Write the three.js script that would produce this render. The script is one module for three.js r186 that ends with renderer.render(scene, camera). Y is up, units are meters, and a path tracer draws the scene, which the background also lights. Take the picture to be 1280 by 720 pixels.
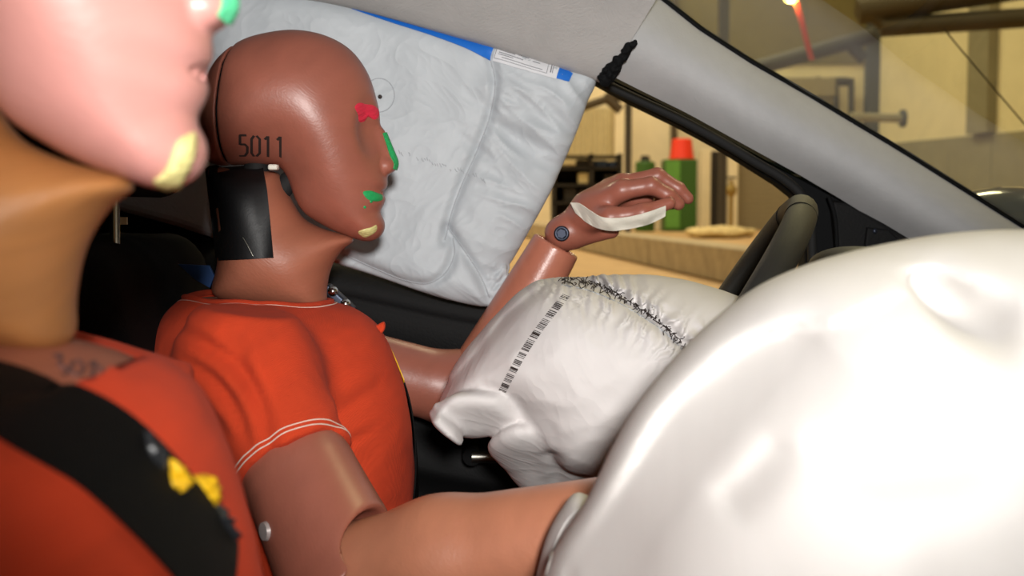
import * as THREE from 'three';
import { mergeGeometries, mergeVertices } from 'three/addons/utils/BufferGeometryUtils.js';
import { RoundedBoxGeometry } from 'three/addons/geometries/RoundedBoxGeometry.js';
import { ImprovedNoise } from 'three/addons/math/ImprovedNoise.js';
import { RectAreaLightUniformsLib } from 'three/addons/lights/RectAreaLightUniformsLib.js';

// ---------------------------------------------------------------- camera, lights, exposure
const scene = new THREE.Scene();
scene.background = new THREE.Color(0x14120e);            // closed hall: nothing of it shows
const renderer = new THREE.WebGLRenderer({ antialias: true });
renderer.toneMapping = THREE.LinearToneMapping;
renderer.toneMappingExposure = 1.0;
renderer.shadowMap.enabled = true;
RectAreaLightUniformsLib.init();

const FOCAL = 1520, EYE = [0, 1.15, 0.95], TILT = Math.atan(102 / FOCAL);   // focal length in pixels of the 1280 x 720 frame
const camera = new THREE.PerspectiveCamera(2 * Math.atan(360 / FOCAL) * 180 / Math.PI, 1280 / 720, 0.05, 80);
camera.position.set(...EYE);
camera.rotation.x = -TILT;
camera.focus = 1.25;
camera.userData.fStop = 7;
camera.updateMatrixWorld(true);
scene.add(camera);

const FLASH = { at: [0.06, 1.30, 1.30], power: 9.2, angle: 25, penumbra: 0.6, size: 2.0 };     // flash gun on a bracket behind and above the camera
const HALL = { colour: new THREE.Color(1.0, 0.84, 0.54), radiance: 24, lamps: [[-4.5, -6.5], [2.2, -6.5], [-4.5, -12], [2.2, -12], [-4.5, -16.6], [2.2, -16.6], [4.6, -2.6]] };

// ---------------------------------------------------------------- helpers
const V = (x, y, z) => new THREE.Vector3(x, y, z);
const clamp = (v, a = 0, b = 1) => Math.min(b, Math.max(a, v));
const sstep = (a, b, v) => { const t = clamp((v - a) / (b - a)); return t * t * (3 - 2 * t); };
const lerp = (a, b, t) => a + (b - a) * t;
let seed = 7;
const rnd = () => { seed = (seed * 1664525 + 1013904223) >>> 0; return seed / 4294967296; };
const perlin = new ImprovedNoise();
const noise = (x, y, z) => perlin.noise(x, y, z);
const fbm = (x, y, z) => noise(x, y, z) * 0.6 + noise(x * 2.1 + 5, y * 2.1, z * 2.1 + 9) * 0.3 + noise(x * 4.3, y * 4.3 + 3, z * 4.3) * 0.15;

const cosT = Math.cos(TILT), sinT = Math.sin(TILT);
function sight(px, py) {                                     // direction of sight through a place in the photograph
  const dx = (px - 640) / FOCAL, dy = (360 - py) / FOCAL;
  return V(dx, dy * cosT - sinT, -cosT - dy * sinT).normalize();
}
function at(px, py, z) {                                     // the point on the plane z that the photograph shows there
  const d = sight(px, py), t = (z - EYE[2]) / d.z;
  return V(EYE[0] + d.x * t, EYE[1] + d.y * t, z);
}
const D = (px, py, z = -0.35) => at(px, py, z);              // on the driver's middle plane

const used = {};
function numbered(name) { const n = used[name] = (used[name] ?? -1) + 1; return n ? `${name}_${String(n).padStart(3, '0')}` : name; }
function tag(o, label, category, group, kind) {
  if (label) o.userData.label = label;
  if (category) o.userData.category = category;
  if (group) o.userData.group = group;
  if (kind) o.userData.kind = kind;
  return o;
}
function thing(name, pos, label, category, group) {
  const g = new THREE.Group(); g.name = numbered(name); g.position.copy(pos); scene.add(g);
  return tag(g, label, category, group);
}
function part(parent, name, geo, mat, label, kind) {         // geo is in world coordinates; the mesh takes them into its parent
  const m = new THREE.Mesh(geo, mat); m.name = parent === scene ? numbered(name) : name;
  if (parent !== scene) { let p = parent; while (p && p !== scene) { m.position.sub(p.position); p = p.parent; } }
  m.castShadow = m.receiveShadow = true; parent.add(m);
  if (label) m.userData.label = label;
  if (kind) m.userData.kind = kind;
  return m;
}
const solo = (name, geo, mat, label, category, group) => tag(part(scene, name, geo, mat), label, category, group);
const struct = (name, geo, mat) => tag(part(scene, name, geo, mat), null, null, null, 'structure');

// ---- distance fields
const sub3 = (a, b) => [a.x - b.x, a.y - b.y, a.z - b.z];
function cap(a, b, ra, rb) {                                 // tapered capsule
  const d = sub3(b, a), l2 = d[0] * d[0] + d[1] * d[1] + d[2] * d[2] || 1e-9;
  return (x, y, z) => {
    const px = x - a.x, py = y - a.y, pz = z - a.z, t = clamp((px * d[0] + py * d[1] + pz * d[2]) / l2);
    return Math.hypot(px - d[0] * t, py - d[1] * t, pz - d[2] * t) - lerp(ra, rb, t);
  };
}
const ball = (c, rx, ry = rx, rz = rx) => { const m = Math.min(rx, ry, rz); return (x, y, z) => (Math.hypot((x - c.x) / rx, (y - c.y) / ry, (z - c.z) / rz) - 1) * m; };
const smin = (a, b, k) => { const h = Math.max(k - Math.abs(a - b), 0) / k; return Math.min(a, b) - h * h * k * 0.25; };
const smax = (a, b, k) => -smin(-a, -b, k);
function rbox(c, hx, hy, hz, r, ang = 0) {                   // rounded box, turned about z
  const co = Math.cos(ang), si = Math.sin(ang);
  return (x, y, z) => {
    const dx = x - c.x, dy = y - c.y, u = Math.abs(dx * co + dy * si) - hx + r, v = Math.abs(-dx * si + dy * co) - hy + r, w = Math.abs(z - c.z) - hz + r;
    return Math.hypot(Math.max(u, 0), Math.max(v, 0), Math.max(w, 0)) + Math.min(Math.max(u, v, w), 0) - r;
  };
}
function smooth2(pts, n = 5, closed = true) {                // rounded outline through [x, y] points
  const c = new THREE.CatmullRomCurve3(pts.map(([x, y]) => V(x, y, 0)), closed, 'centripetal');
  return c.getPoints(pts.length * n).slice(0, closed ? -1 : undefined).map((p) => [p.x, p.y]);
}
function outline(px, z, n = 5) {                             // photograph places -> outline in metres on the plane z
  const w = px.map(([a, b]) => { const p = at(a, b, z); return [p.x, p.y]; });
  return n > 1 ? smooth2(w, n) : w;
}
function sd2(poly) {                                         // signed distance, positive inside
  const n = poly.length;
  return (x, y) => {
    let best = 1e9, inside = false;
    for (let i = 0, j = n - 1; i < n; j = i++) {
      const ax = poly[j][0], ay = poly[j][1], bx = poly[i][0], by = poly[i][1], ex = bx - ax, ey = by - ay, wx = x - ax, wy = y - ay;
      const t = clamp((wx * ex + wy * ey) / (ex * ex + ey * ey + 1e-12)), qx = wx - ex * t, qy = wy - ey * t, q = qx * qx + qy * qy;
      if (q < best) best = q;
      if ((ay > y) !== (by > y) && x < (bx - ax) * (y - ay) / (by - ay) + ax) inside = !inside;
    }
    return Math.sqrt(best) * (inside ? 1 : -1);
  };
}
function raster(poly, cell, blurNear, blurFar, R, pad = 0.06) {   // sampled field: sharp at the outline, smoothed inside
  let x0 = 1e9, y0 = 1e9, x1 = -1e9, y1 = -1e9;
  for (const [x, y] of poly) { x0 = Math.min(x0, x); y0 = Math.min(y0, y); x1 = Math.max(x1, x); y1 = Math.max(y1, y); }
  x0 -= pad; y0 -= pad; x1 += pad; y1 += pad;
  const nx = Math.ceil((x1 - x0) / cell) + 1, ny = Math.ceil((y1 - y0) / cell) + 1, f = sd2(poly);
  let a = new Float32Array(nx * ny);
  for (let j = 0; j < ny; j++) for (let i = 0; i < nx; i++) a[j * nx + i] = f(x0 + i * cell, y0 + j * cell);
  const blur = (src, r) => {
    const k = Math.round(r / cell); if (k < 1) return src;
    let s = src;
    for (let pass = 0; pass < 2; pass++) for (const [di, nI, nJ] of [[1, nx, ny], [0, ny, nx]]) {
      const o = new Float32Array(s.length);
      for (let j = 0; j < nJ; j++) {
        const g = (i) => s[di ? j * nx + clamp(i, 0, nI - 1) : clamp(i, 0, nI - 1) * nx + j];
        let sum = 0; for (let i = -k; i <= k; i++) sum += g(i);
        for (let i = 0; i < nI; i++) { o[di ? j * nx + i : i * nx + j] = sum / (2 * k + 1); sum += g(i + k + 1) - g(i - k); }
      }
      s = o;
    }
    return s;
  };
  const near = blur(a, blurNear), far = blur(a, blurFar);
  a = a.map((v, i) => lerp(near[i], far[i], sstep(0, R * 0.5, a[i])));
  return (x, y) => {
    const u = clamp((x - x0) / cell, 0, nx - 1.001), v = clamp((y - y0) / cell, 0, ny - 1.001), i = u | 0, j = v | 0, s = u - i, t = v - j, k = j * nx + i;
    return (a[k] * (1 - s) + a[k + 1] * s) * (1 - t) + (a[k + nx] * (1 - s) + a[k + nx + 1] * s) * t;
  };
}
function inflate(d2, R, W, z0) {                             // puffed-up outline; W and z0 may depend on (x, y)
  const wf = typeof W === 'function' ? W : () => W, zf = typeof z0 === 'function' ? z0 : () => z0;
  return (x, y, z) => {
    const d = Math.min(d2(x, y), R), w = wf(x, y), q = (z - zf(x, y)) / w, e = 1 - d / R;
    return (Math.sqrt(q * q + e * e) - 1) * Math.min(R, w);
  };
}
function grad(f, x, y, z, h = 8e-4) {
  const n = V(f(x + h, y, z) - f(x - h, y, z), f(x, y + h, z) - f(x, y - h, z), f(x, y, z + h) - f(x, y, z - h));
  const l = n.length() || 1e-9; return [n.divideScalar(l), l / (2 * h)];
}
function skin(f, lo, hi, cell, uvScale = 1) {                // surface nets over a box, normals from the field, uv in metres
  const nx = Math.ceil((hi[0] - lo[0]) / cell) + 1, ny = Math.ceil((hi[1] - lo[1]) / cell) + 1, nz = Math.ceil((hi[2] - lo[2]) / cell) + 1;
  const s = new Float32Array(nx * ny * nz), ix = (i, j, k) => (k * ny + j) * nx + i;
  for (let k = 0; k < nz; k++) for (let j = 0; j < ny; j++) for (let i = 0; i < nx; i++) s[ix(i, j, k)] = f(lo[0] + i * cell, lo[1] + j * cell, lo[2] + k * cell);
  const id = new Int32Array(nx * ny * nz).fill(-1), pos = [], idx = [], c = [0, 1, nx, nx + 1, nx * ny, nx * ny + 1, nx * ny + nx, nx * ny + nx + 1];
  const E = [[0, 1], [2, 3], [4, 5], [6, 7], [0, 2], [1, 3], [4, 6], [5, 7], [0, 4], [1, 5], [2, 6], [3, 7]];
  for (let k = 0; k < nz - 1; k++) for (let j = 0; j < ny - 1; j++) for (let i = 0; i < nx - 1; i++) {
    const b = ix(i, j, k); let m = 0;
    for (let q = 0; q < 8; q++) if (s[b + c[q]] < 0) m |= 1 << q;
    if (m === 0 || m === 255) continue;
    let x = 0, y = 0, z = 0, n = 0;
    for (const [p, q] of E) {
      if (((m >> p) & 1) === ((m >> q) & 1)) continue;
      const A = s[b + c[p]], B = s[b + c[q]], t = A / (A - B);
      x += lerp(p & 1, q & 1, t); y += lerp((p >> 1) & 1, (q >> 1) & 1, t); z += lerp(p >> 2, q >> 2, t); n++;
    }
    id[b] = pos.length / 3;
    pos.push(lo[0] + (i + x / n) * cell, lo[1] + (j + y / n) * cell, lo[2] + (k + z / n) * cell);
  }
  const quad = (a, b, d, e, flip) => { if (a < 0 || b < 0 || d < 0 || e < 0) return; if (!flip) idx.push(a, d, b, a, e, d); else idx.push(a, b, d, a, d, e); };
  for (let k = 1; k < nz - 1; k++) for (let j = 1; j < ny - 1; j++) for (let i = 1; i < nx - 1; i++) {
    const b = ix(i, j, k), I = s[b] < 0;
    if (I !== (s[b + 1] < 0)) quad(id[b], id[b - nx], id[b - nx - nx * ny], id[b - nx * ny], I);
    if (I !== (s[b + nx] < 0)) quad(id[b], id[b - nx * ny], id[b - nx * ny - 1], id[b - 1], I);
    if (I !== (s[b + nx * ny] < 0)) quad(id[b], id[b - 1], id[b - 1 - nx], id[b - nx], I);
  }
  const nor = new Float32Array(pos.length), uv = new Float32Array(pos.length / 3 * 2);
  for (let v = 0; v < pos.length / 3; v++) {
    let x = pos[3 * v], y = pos[3 * v + 1], z = pos[3 * v + 2], n, l;
    for (let it = 0; it < 2; it++) {
      [n, l] = grad(f, x, y, z, cell * 0.35); const e = clamp(f(x, y, z) / Math.max(l, 0.2), -cell * 0.4, cell * 0.4);
      x -= n.x * e; y -= n.y * e; z -= n.z * e;
    }
    [n] = grad(f, x, y, z, cell * 0.5);
    pos[3 * v] = x; pos[3 * v + 1] = y; pos[3 * v + 2] = z; nor[3 * v] = n.x; nor[3 * v + 1] = n.y; nor[3 * v + 2] = n.z;
    uv[2 * v] = (x + 0.55 * z) * uvScale; uv[2 * v + 1] = (y + 0.35 * z) * uvScale;
  }
  const g = new THREE.BufferGeometry();
  g.setAttribute('position', new THREE.Float32BufferAttribute(pos, 3)); g.setAttribute('normal', new THREE.BufferAttribute(nor, 3)); g.setAttribute('uv', new THREE.BufferAttribute(uv, 2));
  g.setIndex(idx); return g;
}
// ---- meeting a surface
function march(f, o, d, far, step = 0.002) {                 // first point of the field along a ray
  let prev = 0;
  for (let t = 0; t <= far; t += step) {
    if (f(o.x + d.x * t, o.y + d.y * t, o.z + d.z * t) < 0) {
      let a = prev, b = t;
      for (let i = 0; i < 14; i++) { const m = (a + b) / 2; if (f(o.x + d.x * m, o.y + d.y * m, o.z + d.z * m) < 0) b = m; else a = m; }
      const p = o.clone().addScaledVector(d, b); return { p, n: grad(f, p.x, p.y, p.z)[0] };
    }
    prev = t;
  }
  return null;
}
const eye = V(...EYE);
function meet(f, px, py, near = 0.25, far = 1.9) { const d = sight(px, py); return march(f, eye.clone().addScaledVector(d, near), d, far - near); }
function walk(f, px, closed = false, n = 8, near, far) {     // a path of places -> points on the surface
  const c = new THREE.CatmullRomCurve3(px.map(([x, y]) => V(x, y, 0)), closed, 'centripetal');
  return c.getPoints(px.length * n).map((p) => meet(f, p.x, p.y, near, far)).filter(Boolean);
}
function grid(rows, uvOf) {                                  // rows of points -> one smooth sheet
  const R = rows.length, C = rows[0].length, pos = [], uv = [], idx = [];
  let v = 0;
  for (let i = 0; i < R; i++) {
    let u = 0; if (i) v += rows[i][C >> 1].distanceTo(rows[i - 1][C >> 1]);
    for (let j = 0; j < C; j++) { if (j) u += rows[i][j].distanceTo(rows[i][j - 1]); const p = rows[i][j]; pos.push(p.x, p.y, p.z); uv.push(...(uvOf ? uvOf(i / (R - 1), j / (C - 1)) : [u, v])); }
  }
  for (let i = 0; i < R - 1; i++) for (let j = 0; j < C - 1; j++) { const a = i * C + j; idx.push(a, a + 1, a + C, a + 1, a + C + 1, a + C); }
  const g = new THREE.BufferGeometry();
  g.setAttribute('position', new THREE.Float32BufferAttribute(pos, 3)); g.setAttribute('uv', new THREE.Float32BufferAttribute(uv, 2));
  g.setIndex(idx); g.computeVertexNormals(); return g;
}
function slab(rows, t, uvOf) {                               // a sheet with thickness t (along its normals)
  const top = grid(rows, uvOf), n = top.attributes.normal, C = rows[0].length;
  const low = rows.map((r, i) => r.map((p, j) => { const k = i * C + j; return V(p.x - n.getX(k) * t, p.y - n.getY(k) * t, p.z - n.getZ(k) * t); }));
  const bottom = grid(low, uvOf); bottom.setIndex([...bottom.index.array].reverse()); bottom.computeVertexNormals();
  const rim = [], up = [...rows[0], ...rows.slice(1).map((r) => r[C - 1]), ...[...rows[rows.length - 1]].reverse().slice(1), ...[...rows].reverse().slice(1).map((r) => r[0])];
  const dn = [...low[0], ...low.slice(1).map((r) => r[C - 1]), ...[...low[low.length - 1]].reverse().slice(1), ...[...low].reverse().slice(1).map((r) => r[0])];
  rim.push(up, dn);
  return mergeGeometries([top, bottom, grid(rim)]);
}
function strap(hits, width, t, f, lift = 0.0006, cols = 5, uvOf) {      // a band laid over a surface along a path
  const rows = hits.map((h, i) => {
    const a = hits[Math.max(i - 1, 0)].p, b = hits[Math.min(i + 1, hits.length - 1)].p, tan = b.clone().sub(a).normalize(), side = h.n.clone().cross(tan).normalize();
    const w = typeof width === 'function' ? width(i / (hits.length - 1)) : width, row = [];
    for (let k = 0; k < cols; k++) {
      const q = h.p.clone().addScaledVector(side, w * (k / (cols - 1) - 0.5)), o = q.clone().addScaledVector(h.n, 0.03);
      const m = f && march(f, o, h.n.clone().negate(), 0.055, 0.003);
      row.push((m ? m.p : q).clone().addScaledVector(h.n, lift + t));
    }
    return row;
  });
  for (let k = 0; k < (cols >= 5 ? 3 : 0); k++) { const old = rows.map((r) => r.map((p) => p.clone())); for (let i = 1; i < rows.length - 1; i++) for (let j = 0; j < cols; j++) rows[i][j].copy(old[i - 1][j]).add(old[i + 1][j]).multiplyScalar(0.25).addScaledVector(old[i][j], 0.5); }
  const g = slab(rows, t, uvOf), n = g.attributes.normal, k = (rows.length >> 1) * cols + (cols >> 1);
  if (V(n.getX(k), n.getY(k), n.getZ(k)).dot(hits[hits.length >> 1].n) < 0) return slab(rows.map((r) => [...r].reverse()), t, uvOf);
  return g;
}
function cord(points, r, seg = 6, closed = false, n = 2) {   // a thin round line through points
  return new THREE.TubeGeometry(new THREE.CatmullRomCurve3(points, closed, 'centripetal'), Math.max(4, points.length * n), r, seg, closed);
}
const line = (f, px, r, lift = 0, n = 6, near, far, closed = false) => cord(walk(f, px, closed, n, near, far).map((h) => h.p.addScaledVector(h.n, lift)), r, 6, false, 1);
function daub(f, px, thick, near, far, dir) {                // a smear of paint with its own outline, laid on a surface
  const o = smooth2(px, 4); let cx = 0, cy = 0; for (const [x, y] of o) { cx += x / o.length; cy += y / o.length; }
  const pos = [], idx = [], L = [[1, -0.0006], [0.93, 0.5], [0.6, 1], [0.25, 1]];
  for (const [s, h] of L) for (const [x, y] of o) {
    let a, b, m, q = s; for (let k = 0; k < 14 && !m; k++, q *= 0.9) { a = cx + (x - cx) * q; b = cy + (y - cy) * q; m = dir ? dir(a, b) : meet(f, a, b, near, far); }
    if (!m) return null;
    const e = h < 0 ? h : thick * h * (0.75 + 0.5 * noise(a * 0.21, b * 0.21, 3));
    const p = m.p.addScaledVector(m.n, e); pos.push(p.x, p.y, p.z);
  }
  const n = o.length;
  for (let r = 0; r < L.length - 1; r++) for (let i = 0; i < n; i++) { const j = (i + 1) % n; idx.push(r * n + i, r * n + j, (r + 1) * n + i, r * n + j, (r + 1) * n + j, (r + 1) * n + i); }
  const last = (L.length - 1) * n; for (let i = 1; i < n - 1; i++) idx.push(last, last + i, last + i + 1);
  const g = new THREE.BufferGeometry(); g.setAttribute('position', new THREE.Float32BufferAttribute(pos, 3)); g.setIndex(idx); g.computeVertexNormals(); return uvs(g);
}
function uvs(g) {                                            // uv in metres where a geometry has none
  const p = g.attributes.position, u = new Float32Array(p.count * 2);
  for (let i = 0; i < p.count; i++) { u[2 * i] = p.getX(i) + 0.55 * p.getZ(i); u[2 * i + 1] = p.getY(i) + 0.35 * p.getZ(i); }
  g.setAttribute('uv', new THREE.BufferAttribute(u, 2)); return g;
}
function plate(px, z, depth, bevel = 0.004, n = 1) {         // an outline with real thickness, its front on the plane z
  const s = new THREE.Shape(outline(px, z, n).map(([x, y]) => new THREE.Vector2(x, y)));
  const g = new THREE.ExtrudeGeometry(s, { depth: depth - 2 * bevel, bevelEnabled: bevel > 0, bevelSize: bevel, bevelOffset: -bevel, bevelThickness: bevel, bevelSegments: 3, curveSegments: 4 });
  return g.translate(0, 0, z - depth + bevel);
}
function box(x0, x1, y0, y1, z0, z1, r = 0) {
  const w = x1 - x0, h = y1 - y0, d = z1 - z0, g = r ? new RoundedBoxGeometry(w, h, d, 2, r) : new THREE.BoxGeometry(w, h, d);
  const p = g.attributes.position, nn = g.attributes.normal, u = g.attributes.uv; g.translate((x0 + x1) / 2, (y0 + y1) / 2, (z0 + z1) / 2);
  for (let i = 0; i < p.count; i++) { const a = Math.abs(nn.getX(i)), b = Math.abs(nn.getY(i)); u.setXY(i, a > 0.7 ? p.getZ(i) : p.getX(i), b > 0.7 ? p.getZ(i) : p.getY(i)); }
  return g;
}
function rod(a, b, r, r2 = r, seg = 20) {
  const d = b.clone().sub(a), g = new THREE.CylinderGeometry(r2, r, d.length(), seg);
  g.applyQuaternion(new THREE.Quaternion().setFromUnitVectors(V(0, 1, 0), d.clone().normalize())); g.translate((a.x + b.x) / 2, (a.y + b.y) / 2, (a.z + b.z) / 2); return g;
}
function distTo(px, z) {                                     // distance in the side view to a path, for folds and seams; z is a plane or a surface to meet
  const w = smooth2(px.map(([a, b]) => { const p = typeof z === 'function' ? meet(z, a, b, 0.3, 1.9)?.p : at(a, b, z); return p && [p.x, p.y]; }).filter(Boolean), 4, false);
  return (x, y) => {
    let best = 1e9, tt = 0, sg = 1;
    for (let i = 1; i < w.length; i++) {
      const ax = w[i - 1][0], ay = w[i - 1][1], ex = w[i][0] - ax, ey = w[i][1] - ay, wx = x - ax, wy = y - ay, t = clamp((wx * ex + wy * ey) / (ex * ex + ey * ey + 1e-12)), qx = wx - ex * t, qy = wy - ey * t, q = qx * qx + qy * qy;
      if (q < best) { best = q; tt = (i - 1 + t) / (w.length - 1); sg = ex * wy - ey * wx > 0 ? 1 : -1; }
    }
    return [Math.sqrt(best), tt, sg];
  };
}
function cached2(fn, x0, x1, y0, y1, cell) {                 // sample an (x, y) function once
  const nx = Math.ceil((x1 - x0) / cell) + 1, ny = Math.ceil((y1 - y0) / cell) + 1, a = new Float32Array(nx * ny);
  for (let j = 0; j < ny; j++) for (let i = 0; i < nx; i++) a[j * nx + i] = fn(x0 + i * cell, y0 + j * cell);
  return (x, y) => {
    const u = clamp((x - x0) / cell, 0, nx - 1.001), v = clamp((y - y0) / cell, 0, ny - 1.001), i = u | 0, j = v | 0, s = u - i, t = v - j, k = j * nx + i;
    return (a[k] * (1 - s) + a[k + 1] * s) * (1 - t) + (a[k + nx] * (1 - s) + a[k + nx + 1] * s) * t;
  };
}

// ---------------------------------------------------------------- materials
function tex(size, metres, fn, srgb) {                       // fn(u, v) -> [r, g, b] or a grey, u and v run 0..1 and wrap
  const d = new Uint8Array(size * size * 4);
  for (let j = 0; j < size; j++) for (let i = 0; i < size; i++) { const c = fn(i / size, j / size), o = (j * size + i) * 4, a = Array.isArray(c) ? c : [c, c, c]; for (let k = 0; k < 3; k++) d[o + k] = clamp(a[k]) * 255; d[o + 3] = 255; }
  const t = new THREE.DataTexture(d, size, size); t.wrapS = t.wrapT = THREE.RepeatWrapping; t.magFilter = THREE.LinearFilter; t.minFilter = THREE.LinearMipmapLinearFilter; t.generateMipmaps = true;
  if (srgb) t.colorSpace = THREE.SRGBColorSpace; t.repeat.set(1 / metres, 1 / metres); t.needsUpdate = true; return t;
}
const wrapN = (u, v, f, s = 0) => { const a = 2 * Math.PI, r = f / a; return noise(Math.cos(u * a) * r + s, Math.sin(u * a) * r + 7 + Math.cos(v * a) * r, Math.sin(v * a) * r + s * 2); };
const T = {
  grain: tex(256, 0.12, (u, v) => 0.5 + 0.3 * wrapN(u, v, 30) + 0.3 * wrapN(u, v, 70, 4)),
  weave: tex(256, 0.03, (u, v) => 0.5 + 0.25 * Math.sin(u * 2 * Math.PI * 40) * Math.sin(v * 2 * Math.PI * 40) + 0.2 * wrapN(u, v, 30, 2)),
  knit: tex(256, 0.04, (u, v) => 0.5 + 0.2 * Math.sin(u * 2 * Math.PI * 32) + 0.14 * Math.sin(v * 2 * Math.PI * 40) + 0.3 * wrapN(u, v, 40, 5)),
  crinkle: tex(512, 0.26, (u, v) => { const a = 1 - Math.abs(wrapN(u, v, 9, 1)) * 2.2, b = 1 - Math.abs(wrapN(u, v, 20, 6)) * 2.2; return 0.2 + 0.5 * a * a * Math.sign(a) + 0.24 * b; }),
  webbing: tex(128, 0.006, (u, v) => 0.5 + 0.4 * Math.sin((u + 0.5 * v) * 2 * Math.PI * 2) * Math.sin(v * 2 * Math.PI * 4)),
  mottle: (base, amp, metres, f = 8) => tex(256, metres, (u, v) => { const n = 0.6 * wrapN(u, v, f) + 0.4 * wrapN(u, v, f * 3, 3); const c = new THREE.Color(base); const s = c.getRGB({}, THREE.SRGBColorSpace); return [s.r * (1 + amp * n), s.g * (1 + amp * n), s.b * (1 + amp * n)]; }, true),
};
const std = (o) => new THREE.MeshPhysicalMaterial(o);
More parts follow.
